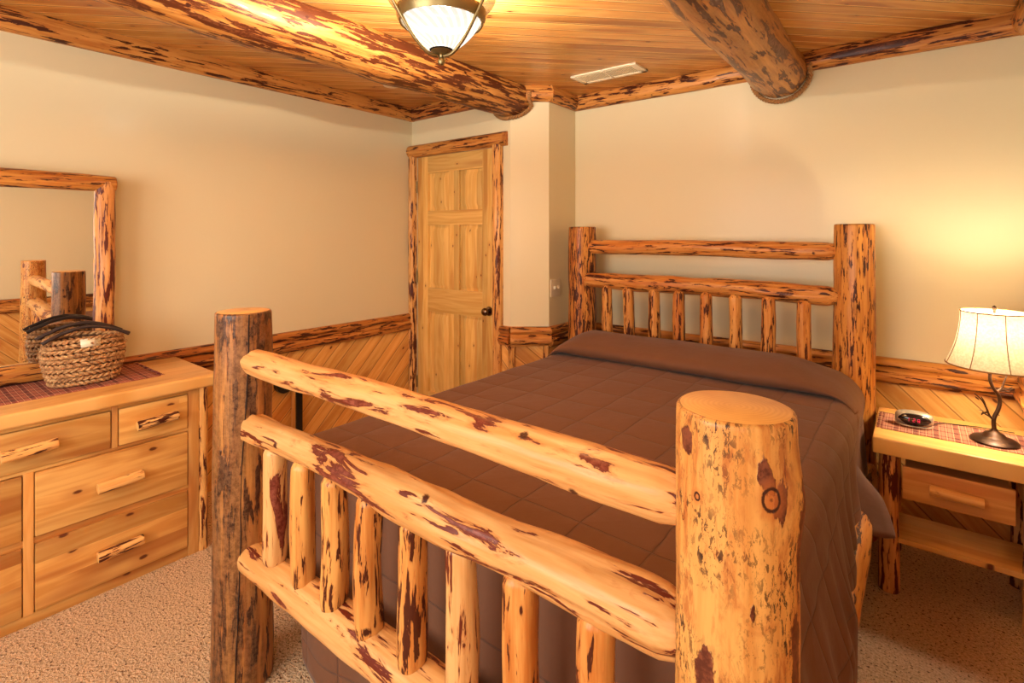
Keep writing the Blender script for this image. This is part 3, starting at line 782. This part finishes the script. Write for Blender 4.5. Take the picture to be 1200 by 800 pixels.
# dresser mirror
MX = -3.035
mr_ = empty('dresser_mirror', (MX, DYC, DTOP), 'log framed mirror standing on the dresser against the left wall', 'mirror')
my0, my1, mz0, mz1 = DYC - 0.375, DYC + 0.375, DTOP + 0.004, 1.73
r = 0.04
log('frame_rail', (MX, my0, mz1 - r), (MX, my1, mz1 - r), r, r, M['log_dense'], mr_, 111, lump=0.07, bend=0.2)
log('frame_rail', (MX, my0 + 0.07, mz0 + r + 0.004), (MX, my1 - 0.05, mz0 + r + 0.004), r, r, M['log_dense'], mr_, 112, lump=0.07, bend=0.2)
log('frame_stile', (MX + 0.003, my1 - r - 0.002, mz0 + 0.002), (MX + 0.003, my1 - r - 0.002, mz1 - 0.03), r, r * 1.02, M['stile'], mr_, 113, lump=0.08, bend=0.3)
log('frame_stile', (MX + 0.003, my0 + r, mz0 + 0.002), (MX + 0.003, my0 + r, mz1 - 0.03), r, r, M['stile'], mr_, 114, lump=0.08, bend=0.3)
t = NT('mirror_glass'); t.base((0.86, 0.86, 0.84, 1), 0.0, 1.0); M['mirror'] = t.m
g_ = MB().box(-0.004, 0.004, -0.36, 0.36, -0.42, 0.42, 0)
go = g_.build('mirror_glass', M['mirror'], mr_, (MX - 0.005, DYC, (mz0 + mz1) / 2), smooth=False)
MIRROR_YAW, MIRROR_TILT = R(-1.35), R(0.3)
go.rotation_mode = 'XYZ'; go.rotation_euler = (0, MIRROR_TILT, MIRROR_YAW)

# plaid runners
def mk_plaid(name, base, dark, light, line, along, across, per=0.026):
    t = NT(name); p = t.coords(0)
    def stripes(axis, off):
        c = t.math('ADD', t.vm('DOT_PRODUCT', p, axis), off)
        q = t.math('FRACT', t.math('DIVIDE', c, per)); q2 = t.math('FRACT', t.math('DIVIDE', c, per * 3.0))
        col = t.mix(t.math('GREATER_THAN', q, 0.52), lin(base), lin(light))
        col = t.mix(t.math('GREATER_THAN', q2, 0.74), col, lin(dark))
        k = t.math('LESS_THAN', t.math('ABSOLUTE', t.math('SUBTRACT', q, 0.26)), 0.07)
        return t.mix(k, col, lin(line))
    a = stripes(along, 0.0); c = stripes(across, 0.37)
    wv = t.math('SINE', t.math('MULTIPLY', t.vm('DOT_PRODUCT', p, (along[0] + across[0], along[1] + across[1], 0)), 1800))
    t.base(t.mix(t.mr(wv, -1, 1, 0.35, 0.65), a, c), 0.9, spec=0.1)
    t.bump(t.noise(p, 300, 2), 0.4, 0.002); return t.m
M['plaid_d'] = mk_plaid('maroon_plaid', (132, 54, 52), (74, 30, 44), (164, 98, 78), (220, 178, 140), AY, AX, 0.018)
M['plaid_n'] = mk_plaid('rose_plaid', (138, 74, 62), (96, 46, 46), (176, 118, 92), (210, 168, 128), AX, AY, 0.022)
def runner(name, x0, x1, y0, y1, z, mat, fringe, label, skew=0.0):
    b = MB(); n = 40
    vs_ = []
    ax = (x1 - x0) > (y1 - y0)
    NX, NY = (60, 16) if ax else (16, 60)
    for j in range(NY + 1):
        for i in range(NX + 1):
            x = x0 + (x1 - x0) * i / NX; y = y0 + (y1 - y0) * j / NY
            y += skew * (x - x1)
            vs_.append((x, y, z + 0.0015 + 0.0012 * (1 + ln(x * 9, y * 9, 3))))
    b.add(vs_, [[j * (NX + 1) + i, j * (NX + 1) + i + 1, (j + 1) * (NX + 1) + i + 1, (j + 1) * (NX + 1) + i] for j in range(NY) for i in range(NX)])
    o = b.build(name, mat); m = o.modifiers.new('t', 'SOLIDIFY'); m.thickness = 0.002; m.offset = -1
    tag(o, label, 'table runner')
    f = MB()
    for k_ in range(46):
        u = (k_ + 0.5) / 46
        if fringe == 'y1': a = Vector((x0 + (x1 - x0) * u, y1 - 0.001, z + 0.003)); d = Vector((random.uniform(-0.004, 0.004), 0.014 + random.uniform(0, 0.006), -0.001))
        else: a = Vector((x0 + 0.001, y0 + (y1 - y0) * u + skew * (x0 - x1), z + 0.003)); d = Vector((-0.014 - random.uniform(0, 0.006), random.uniform(-0.004, 0.004), -0.001))
        f.tube([a, a + d * 0.5 + Vector((0, 0, 0.002)), a + d], 0.0013, 5)
    tag(f.build('fringe', mat, o), kind='stuff')
    return o
runner('table_runner', -3.07, -2.71, -0.12, 0.855, DTOP, M['plaid_d'], 'y1', 'maroon plaid runner with frayed end lying on the dresser top')

# basket
BX, BY, BZ = -2.865, 0.615, DTOP + 0.005
bk = empty('wicker_basket', (BX, BY, BZ), 'round woven seagrass basket with dark twig handles on the dresser', 'basket')
def mk_straw():
    t = NT('seagrass'); p = t.coords(0); n = t.noise(p, 60, 4, 0.7); n2 = t.noise(p, 260, 2)
    col = t.ramp(n, [(0.32, lin((104, 66, 40))), (0.48, lin((168, 120, 74))), (0.64, lin((206, 164, 112)))])
    t.base(col, 0.8); t.bump(n2, 0.6, 0.002); return t.m
M['straw'] = mk_straw()
bb = MB(); rows_ = 10; BH = 0.195
def bprof(h):   # half sizes at height fraction h
    k = 0.86 + 0.18 * math.sin(min(1.0, h * 1.4) * math.pi / 2) - 0.07 * max(0, h - 0.72) / 0.28
    return 0.098 * k, 0.134 * k
for rw in range(rows_):
    h = rw / (rows_ - 1); a_, c_ = bprof(h); z = 0.010 + h * (BH - 0.014)
    for s in range(2):
        pts = []
        n = 176
        for i in range(n):
            q = 2 * math.pi * i / n; tw = (q * 17 + math.pi * s + rw * 1.1) * (1 if rw % 2 else -1)
            sag = 0.006 * math.sin(q * 2 + 1) * h
            r_ = 0.005 * math.cos(tw)
            pts.append((BX + (a_ + r_) * math.cos(q), BY + (c_ + r_) * math.sin(q), BZ + z + 0.0045 * math.sin(tw) + sag + 0.0015 * ln(i * 0.3, rw)))
        bb.tube(pts, 0.0062, 6, closed=True)
# solid inner wall and bottom
pr_ = []
for i in range(10):
    h = i / 9; pr_.append((bprof(h)[0] - 0.006, 0.004 + h * (BH - 0.012)))
bb.build('body', M['straw'], bk, sharp=80)
MB().lathe([(0.0, 0.002), (pr_[0][0], 0.003)] + pr_, 48, (BX, BY, BZ), sy=1.38).build('lining', mat_plain('dark_straw', (74, 46, 28), 0.9), bk)
fr_ = MB()
for i in range(90):
    q = random.uniform(0, 2 * math.pi); h = random.uniform(0.1, 1.0); a_, c_ = bprof(h)
    p = Vector((BX + (a_ + 0.01) * math.cos(q), BY + (c_ + 0.01) * math.sin(q), BZ + h * BH + (0.004 if h > 0.9 else 0)))
    d = Vector((math.cos(q) * 0.5, math.sin(q) * 0.5, 0)) + Vector((random.uniform(-1, 1), random.uniform(-1, 1), random.uniform(-0.3, 0.9)))
    d = d.normalized() * random.uniform(0.008, 0.022)
    fr_.tube([p, p + d * 0.6, p + d + Vector((0, 0, -0.002))], 0.0008, 4)
tag(fr_.build('loose_straw', M['straw'], bk), kind='stuff')
for sgn, hh in ((1, 0.0), (-1, 0.004)):
    pts = []
    for i in range(15):
        u = i / 14 * 2 - 1
        pts.append((BX + sgn * 0.055 + 0.006 * ln(i * 0.5, sgn), BY + u * 0.148, BZ + BH - 0.004 + hh + 0.052 * (1 - abs(u) ** 1.8) + 0.003 * ln(i * 0.7, 2 + sgn)))
    MB().tube(pts, [0.0080 + 0.0016 * ln(i * 0.6, 8) for i in range(15)], 10).build('handle', M['twig'], bk)
tg = MB(); 
tg.add([(BX + 0.112, BY - 0.035, BZ + BH - 0.030), (BX + 0.108, BY + 0.032, BZ + BH - 0.030), (BX + 0.100, BY + 0.034, BZ + BH + 0.004), (BX + 0.103, BY - 0.036, BZ + BH + 0.004)], [[0, 1, 2, 3]])
o = tg.build('paper_tag', M['white'], bk); m = o.modifiers.new('t', 'SOLIDIFY'); m.thickness = 0.001
tag(o, 'blank white paper tag')

# ---------------------------------------------------------------- thing leaning on the left wall behind the bed
ls = empty('folded_stand', (-3.09, 1.69, 0), 'black folded stand leaning on the diagonal planks behind the footboard', 'stand')
MB().box(-3.105, -3.085, 1.722, 1.760, 0.0, 0.60, 0.003).build('upright', M['black'], ls)
MB().box(-3.118, -3.106, 1.700, 1.735, 0.0, 0.595, 0.003).build('backing_strip', M['framev'], ls)
d_ = MB(); seg = 28
for xx in (-3.115, -3.085):
    pass
pp = [(-3.135 + 0.05 * a_, 1.645 + r_ * math.cos(2 * math.pi * k_ / seg), 0.512 + r_ * math.sin(2 * math.pi * k_ / seg)) for a_, r_ in ((0, 0.0), (0, 0.05), (0.9, 0.05), (1.0, 0.044), (1.0, 0.0)) for k_ in range(seg)]
d_.add(pp, [[i * seg + k_, i * seg + (k_ + 1) % seg, (i + 1) * seg + (k_ + 1) % seg, (i + 1) * seg + k_] for i in range(4) for k_ in range(seg)])
d_.build('round_cap', M['black'], ls)
MB().box(-3.10, -3.09, 1.645, 1.74, 0.53, 0.545, 0.002).build('crossbar', M['black'], ls)

# ---------------------------------------------------------------- nightstand
NX0, NX1, NY0, NY1, NZ = -0.145, 0.37, 2.56, 3.02, 0.628
ns = empty('nightstand', (0.1, 2.79, 0), 'small pine nightstand with log legs, one drawer and a lower shelf', 'nightstand')
MB().box(NX0, NX1, NY0, NY1, NZ - 0.066, NZ, 0.007, seg=3).build('top', M['slab_n'], ns)
for i, (x, y) in enumerate(((-0.092, 2.615), (0.332, 2.615), (-0.092, 2.965), (0.332, 2.965))):
    log('leg', (x, y, 0), (x, y, NZ - 0.068), 0.037 if i == 0 else 0.034, 0.033, M['stile'], ns, 130 + i, lump=0.07, bend=0.2, seg=24)
ap = MB().box(-0.09, 0.33, 2.955, 2.975, 0.48, NZ - 0.069, 0.002).box(-0.10, -0.08, 2.62, 2.96, 0.40, NZ - 0.069, 0.002).box(0.322, 0.338, 2.62, 2.96, 0.40, NZ - 0.069, 0.002)
ap.build('apron', M['drawer_n'], ns)
dn = MB().box(-0.048, 0.280, 2.592, 2.61, 0.392, 0.522, 0.004).box(-0.04, 0.272, 2.61, 2.93, 0.40, 0.51, 0.002).build('drawer', M['drawer_n'], ns)
branch('handle', (0.036, 2.566, 0.461), (0.193, 2.566, 0.458), 0.021, M['handle_clean'], dn, 141)
for xx in (0.07, 0.16): MB().tube([(xx, 2.594, 0.46), (xx, 2.57, 0.46)], 0.007, 8).build('standoff', M['drawer_n'], dn)
MB().box(-0.085, 0.325, 2.60, 2.84, 0.205, 0.227, 0.003).build('shelf', M['slab_n'], ns)
runner('table_runner', -0.122, 0.36, 2.685, 2.93, NZ, M['plaid_n'], 'x0', 'rose plaid runner with frayed end lying on the nightstand top')

# alarm clock
CZ = NZ + 0.004
ck = empty('alarm_clock', (-0.012, 2.80, CZ), 'small oval silver and black digital alarm clock on the nightstand', 'clock')
def oval_block(w_, d_, h_, n=40):
    return None
cm = Matrix.Translation((-0.012, 2.79, CZ)) @ Matrix.Rotation(R(4), 4, 'Z')
def lens(b, wx, front, back, zf, mi=0, n=28, segs=14, flat=0.0):
    """clock shell: plan is a shallow lens, height profile zf(u)"""
    vs_ = []
    for i in range(n + 1):
        u = -1 + 2 * i / n; k = math.sqrt(max(0.0, 1 - abs(u) ** 2.6)); k = max(k, 0.04)
        for j in range(segs):
            a = 2 * math.pi * j / segs
            yy = (front if math.sin(a) < 0 else back) * k * math.sin(a)
            zz = zf * (0.5 + 0.5 * math.cos(a) * (0.35 + 0.65 * k))
            vs_.append(cm @ Vector((u * wx, yy, zz)))
    fs = [[i * segs + j, i * segs + (j + 1) % segs, (i + 1) * segs + (j + 1) % segs, (i + 1) * segs + j] for i in range(n) for j in range(segs)]
    fs += [list(range(segs)), [n * segs + j for j in range(segs)][::-1]]
    b.add(vs_, fs, mi)
b = MB(); lens(b, 0.066, 0.034, 0.040, 0.066); b.build('case', M['silver'], ck)
# dark face wraps the front
b = MB(); n = 30; vs_ = []
for i in range(n + 1):
    u = -1 + 2 * i / n; k = math.sqrt(max(0.0, 1 - abs(u) ** 2.6)); 
    for j in range(9):
        f_ = j / 8; hgt = (0.35 + 0.65 * k) * 0.050 * max(0.25, k)
        zz = 0.034 + (f_ - 0.5) * hgt
        yy = -(0.0345 * k * math.cos((f_ - 0.5) * 1.7) + 0.0035)
        vs_.append(cm @ Vector((u * 0.062, yy, zz)))
b.add(vs_, [[i * 9 + j, (i + 1) * 9 + j, (i + 1) * 9 + j + 1, i * 9 + j + 1] for i in range(n) for j in range(8)])
t = NT('clock_lens'); t.base(lin((30, 14, 16)), 0.12, coat=0.5); M['lens'] = t.m
fo = b.build('face', M['lens'], ck); m = fo.modifiers.new('t', 'SOLIDIFY'); m.thickness = 0.002
t = NT('red_digits'); t.base(lin((150, 20, 50)), 0.4); t.b.inputs['Emission Color'].default_value = lin((230, 30, 70)); t.b.inputs['Emission Strength'].default_value = 0.5; M['led'] = t.m
b = MB()
SEG = {'1': 'bc', '2': 'abged', '8': 'abcdefg', '5': 'afgcd'}
def digit(ch, cx_, s=0.0065):
    L_ = {'a': (0, 2, 1, 2), 'g': (0, 1, 1, 1), 'd': (0, 0, 1, 0), 'f': (0, 1, 0, 2), 'e': (0, 0, 0, 1), 'b': (1, 1, 1, 2), 'c': (1, 0, 1, 1)}
    for k_ in SEG[ch]:
        xa, za, xb, zb = L_[k_]
        def P(x, z_):
            xx = cx_ + x * s; u = xx / 0.062; k2 = math.sqrt(max(0.0, 1 - abs(u) ** 2.6))
            return cm @ Vector((xx, -(0.0345 * k2 + 0.0052), 0.029 + z_ * s))
        b.tube([P(xa, za), P(xb, zb)], 0.0010, 5)
digit('1', -0.026); digit('2', -0.006); digit('8', 0.010)
b.build('digits', M['led'], ck)
b = MB(); pts = []
for i in range(31):
    u = -1 + 2 * i / 30; k = math.sqrt(max(0.0, 1 - abs(u) ** 2.6)); pts.append(cm @ Vector((u * 0.065, -(0.036 * k + 0.002), 0.012 - 0.004 * k)))
b.tube(pts, 0.0022, 8); b.build('chrome_band', M['silver'], ck)
b = MB(); pts = [Vector((0.03, 2.82, CZ + 0.006)), Vector((0.09, 2.90, CZ + 0.004)), Vector((0.2, 2.945, NZ + 0.004)), Vector((0.33, 2.95, NZ + 0.004))]
sp_ = []
for i in range(len(pts) - 1):
    for k_ in range(8): sp_.append(pts[i].lerp(pts[i + 1], k_ / 8))
b.tube(sp_, 0.002, 6); b.build('cord', M['black'], ck)

# table lamp
LX, LY, LZ = 0.238, 2.775, NZ + 0.004
lp = empty('table_lamp', (LX, LY, LZ), 'lit bedside lamp with bronze twig stem and cream panelled shade', 'lamp')
MB().lathe([(0.0, 0.0), (0.073, 0.0), (0.075, 0.006), (0.066, 0.013), (0.045, 0.020), (0.036, 0.024), (0.030, 0.034), (0.022, 0.038), (0.012, 0.044), (0.009, 0.052), (0.0, 0.053)], 48, (LX, LY, LZ)).build('base', M['dark_metal'], lp)
# direction of the picture plane, so the stem bends sideways as in the photograph
RV = Vector((0.786, 0.618, 0))
def LP(a, z, d=0.0): return Vector((LX, LY, LZ)) + RV * a + Vector((-0.618, 0.786, 0)) * d + Vector((0, 0, z))
def smooth_pts(P, n=8):
    out = []
    for i in range(len(P) - 1):
        p0, p1, p2, p3 = P[max(0, i - 1)], P[i], P[i + 1], P[min(len(P) - 1, i + 2)]
        for k_ in range(n):
            u = k_ / n
            out.append(0.5 * (2 * p1 + (p2 - p0) * u + (2 * p0 - 5 * p1 + 4 * p2 - p3) * u * u + (3 * p1 - p0 - 3 * p2 + p3) * u ** 3))
    out.append(P[-1]); return out
st_ = MB()
main = smooth_pts([LP(0, 0.045), LP(-0.002, 0.09), LP(0.014, 0.125), LP(0.022, 0.155), LP(0.016, 0.185), LP(-0.006, 0.215), LP(-0.018, 0.25), LP(-0.012, 0.29), LP(0.0, 0.33)])
st_.tube(main, [0.0078 - 0.003 * i / len(main) for i in range(len(main))], 10)
brs = [([LP(-0.002, 0.085), LP(-0.02, 0.105), LP(-0.032, 0.135), LP(-0.05, 0.165), LP(-0.078, 0.19)], 0.0036),
       ([LP(-0.034, 0.137), LP(-0.040, 0.158), LP(-0.052, 0.178)], 0.0025),
       ([LP(-0.016, 0.1), LP(-0.034, 0.108), LP(-0.048, 0.118)], 0.0025),
       ([LP(0.006, 0.195), LP(0.028, 0.21), LP(0.038, 0.235), LP(0.050, 0.262)], 0.0038),
       ([LP(0.02, 0.205), LP(0.045, 0.207), LP(0.07, 0.215)], 0.0025),
       ([LP(-0.016, 0.262), LP(-0.032, 0.285), LP(-0.038, 0.31)], 0.0035),
       ([LP(0.0, 0.10), LP(0.012, 0.108), LP(0.02, 0.103)], 0.0022)]
for P, r_ in brs:
    q_ = smooth_pts(P, 5); st_.tube(q_, [1.35 * r_ * (1 - 0.6 * i / len(q_)) for i in range(len(q_))], 7)
st_.build('twig_stem', M['dark_metal'], lp)
for (a_, z_, d_2) in ((0.058, 0.222, 0.004), (0.048, 0.200, -0.004), (0.066, 0.206, 0), (0.034, 0.198, 0), (0.010, 0.245, 0.005), (0.024, 0.255, 0), (-0.046, 0.112, 0), (-0.052, 0.124, 0), (-0.028, 0.115, 0.003), (-0.068, 0.172, 0)):
    c = LP(a_, z_, d_2); ax_ = Vector((random.uniform(-1, 1), random.uniform(-1, 1), random.uniform(-0.6, 1))).normalized()
    s_ = ax_.cross(Vector((0.3, 0.5, 0.8))).normalized() * 0.0060; e_ = ax_ * 0.012
    up_ = ax_.cross(s_).normalized() * 0.0014
    lf = MB().add([c - e_, c + s_, c + e_, c - s_, c + up_, c - up_], [[0, 1, 4], [1, 2, 4], [2, 3, 4], [3, 0, 4], [1, 0, 5], [2, 1, 5], [3, 2, 5], [0, 3, 5]]); lf.build('leaf', M['dark_metal'], lp)
z0s, z1s = 0.298, 0.512
def shade_r(f_): return 0.149 - 0.042 * (1 - (1 - f_) ** 2.2) - 0.004 * f_
sh = MB(); n = 18; prof = [(shade_r(i / n), z0s + (z1s - z0s) * i / n) for i in range(n + 1)]
sh.lathe(prof, 72, (LX, LY, LZ))
def mk_shade():
    t = NT('lamp_shade_linen'); p = t.coords(0)
    n = t.noise(p, 120, 3)
    col = t.mix(t.mr(n, 0.4, 0.6), lin((246, 232, 200)), lin((234, 214, 176)))
    df = t.add('ShaderNodeBsdfDiffuse'); tl = t.add('ShaderNodeBsdfTranslucent'); mx = t.add('ShaderNodeMixShader')
    t.put(df.inputs[0], col); t.put(tl.inputs[0], col); mx.inputs[0].default_value = 0.06
    t.l.new(df.outputs[0], mx.inputs[1]); t.l.new(tl.outputs[0], mx.inputs[2]); t.l.new(mx.outputs[0], t.o.inputs[0]); return t.m
M['shade'] = mk_shade()
so = sh.build('lamp_shade', M['shade'], lp)
rm = MB()
for f_ in (0.0, 1.0):
    rm.tube([(LX + shade_r(f_) * math.cos(2 * math.pi * k_ / 64), LY + shade_r(f_) * math.sin(2 * math.pi * k_ / 64), LZ + z0s + (z1s - z0s) * f_) for k_ in range(64)], 0.0028, 8, closed=True)
for k_ in range(8):
    a = 2 * math.pi * (k_ + 0.28) / 8
    rm.tube([(LX + (shade_r(i / 12) + 0.001) * math.cos(a), LY + (shade_r(i / 12) + 0.001) * math.sin(a), LZ + z0s + (z1s - z0s) * i / 12) for i in range(13)], 0.0016, 6)
rm.build('shade_trim', mat_plain('shade_braid', (150, 108, 62), 0.8), so)
hp = MB()
for k_ in range(3):
    a = 2 * math.pi * k_ / 3
    hp.tube([(LX, LY, LZ + z1s - 0.004), (LX + (shade_r(1) - 0.001) * math.cos(a), LY + (shade_r(1) - 0.001) * math.sin(a), LZ + z1s - 0.002)], 0.0015, 6)
hp.tube([(LX, LY, LZ + 0.33), (LX + 0.03, LY, LZ + 0.36), (LX + 0.038, LY, LZ + 0.43), (LX, LY, LZ + z1s - 0.004)], 0.0015, 6)
hp.build('harp', M['dark_metal'], lp)
MB().lathe([(0.0, -0.006), (0.006, -0.004), (0.005, 0.004), (0.0085, 0.012), (0.006, 0.022), (0.0, 0.026)], 16, (LX, LY, LZ + z1s)).build('finial', M['dark_metal'], lp)
pl_ = bpy.data.lights.new('table_lamp_bulb', 'POINT'); pl_.energy = TABLE_W; pl_.color = (1.0, 0.92, 0.76); pl_.shadow_soft_size = 0.03
po = bpy.data.objects.new('bulb_light', pl_); COL.objects.link(po); po.parent = lp; po.location = (0, 0, 0.445)

# ---------------------------------------------------------------- ceiling light
CX, CY = -1.325, 1.28
cl = empty('ceiling_light', (CX, CY, ZC), 'lit brass ceiling light with swirled frosted glass bowl between the log beams', 'ceiling light')
def mk_swirl(name, lo, hi, frost):
    t = NT(name); p = t.coords(0)
    sp = t.add('ShaderNodeSeparateXYZ'); t.put(sp.inputs[0], t.vm('SUBTRACT', p, (CX, CY, 0.0)))
    an = t.math('ARCTAN2', sp.outputs[1], sp.outputs[0])
    s = t.math('SINE', t.math('ADD', t.math('MULTIPLY', an, 22), t.math('MULTIPLY', sp.outputs[2], 170)))
    k = t.mr(s, -0.2, 1.0)
    col = t.mix(k, (lo, lo * 0.96, lo * 0.92, 1), (hi, hi * 0.98, hi * 0.96, 1))
    tl = t.add('ShaderNodeBsdfTranslucent'); t.put(tl.inputs[0], col)
    tr = t.add('ShaderNodeBsdfTransparent'); tr.inputs[0].default_value = (1, 0.97, 0.90, 1)
    mx = t.add('ShaderNodeMixShader'); mx.inputs[0].default_value = frost
    t.l.new(tr.outputs[0], mx.inputs[1]); t.l.new(tl.outputs[0], mx.inputs[2])
    gl = t.add('ShaderNodeBsdfGlossy'); gl.inputs['Roughness'].default_value = 0.3; gl.inputs[0].default_value = (0.8, 0.8, 0.8, 1)
    m2 = t.add('ShaderNodeMixShader'); m2.inputs[0].default_value = 0.015
    t.l.new(mx.outputs[0], m2.inputs[1]); t.l.new(gl.outputs[0], m2.inputs[2]); t.l.new(m2.outputs[0], t.o.inputs[0]); return t.m
M['swirl'] = mk_swirl('swirled_glass_collar', 0.0005, 0.0012, 0.5); M['swirl_bowl'] = mk_swirl('swirled_frosted_bowl', 0.0042, 0.0072, 0.985)
ZR = 2.215       # ring height
bowl = MB(); prof = []
for i in range(16):
    f_ = i / 15; prof.append((0.026 + 0.117 * (0.5 * f_ + 0.5 * math.sin(f_ * math.pi / 2)), ZR - 0.122 + 0.122 * f_ ** 1.2))
bowl.lathe(prof, 72, (CX, CY, 0)); bowl.build('glass_bowl', M['swirl_bowl'], cl)
up = MB(); prof = []
for i in range(14):
    f_ = i / 13; prof.append((0.144 + 0.050 * math.sin(f_ * 2.3), ZR + 0.020 + 0.085 * f_))
up.lathe(prof, 72, (CX, CY, 0)); up.build('glass_collar', M['swirl'], cl)
MB().lathe([(0.141, ZR - 0.018), (0.147, ZR - 0.020), (0.156, ZR), (0.158, ZR + 0.022), (0.150, ZR + 0.026), (0.141, ZR + 0.022), (0.141, ZR - 0.018)], 72, (CX, CY, 0)).build('ring', M['brass'], cl)
MB().lathe([(0.034, ZR - 0.104), (0.042, ZR - 0.112), (0.030, ZR - 0.124), (0.010, ZR - 0.132), (0.008, ZR - 0.140), (0.013, ZR - 0.146), (0.014, ZR - 0.154), (0.009, ZR - 0.164), (0.0, ZR - 0.167)], 32, (CX, CY, 0)).build('finial', M['brass'], cl)
MB().lathe([(0.0, ZC - 0.03), (0.03, ZC - 0.03), (0.05, ZC - 0.022), (0.066, ZC - 0.006), (0.068, ZC), (0.0, ZC)], 40, (CX, CY, 0)).build('canopy', M['brass'], cl)
MB().tube([(CX, CY, ZC - 0.02), (CX, CY, ZR + 0.16)], 0.012, 12).build('stem', M['brass'], cl)
for k_ in range(3):
    a = R(38.2) + R(90) + 2 * math.pi * k_ / 3
    u = Vector((math.cos(a), math.sin(a), 0)); c = Vector((CX, CY, 0))
    P = [c + u * 0.012 + Vector((0, 0, ZR - 0.136)), c + u * 0.050 + Vector((0, 0, ZR - 0.130)), c + u * 0.100 + Vector((0, 0, ZR - 0.085)), c + u * 0.158 + Vector((0, 0, ZR + 0.0)),
         c + u * 0.196 + Vector((0, 0, ZR + 0.07)), c + u * 0.200 + Vector((0, 0, ZR + 0.13)), c + u * 0.15 + Vector((0, 0, ZR + 0.165)), c + u * 0.06 + Vector((0, 0, ZR + 0.17)), c + u * 0.008 + Vector((0, 0, ZR + 0.19))]
    MB().tube(smooth_pts(P, 6), 0.0064, 10).build('arm', M['brass'], cl)
    # scroll at the shoulder
    P = []
    for i in range(26):
        th = i / 25 * 2.2 * math.pi; r_ = 0.030 * (1 - 0.65 * i / 25)
        P.append(c + u * (0.198 + 0.030 - r_ * math.cos(th)) + Vector((0, 0, ZR + 0.06 + r_ * math.sin(th))))
    MB().tube(P, 0.0045, 8).build('scroll', M['brass'], cl)
pl_ = bpy.data.lights.new('ceiling_light_bulb', 'POINT'); pl_.energy = CEIL_W; pl_.color = BULB; pl_.shadow_soft_size = 0.035
po = bpy.data.objects.new('bulb_light', pl_); COL.objects.link(po); po.parent = cl; po.location = (0, 0, ZR + 0.02 - ZC)
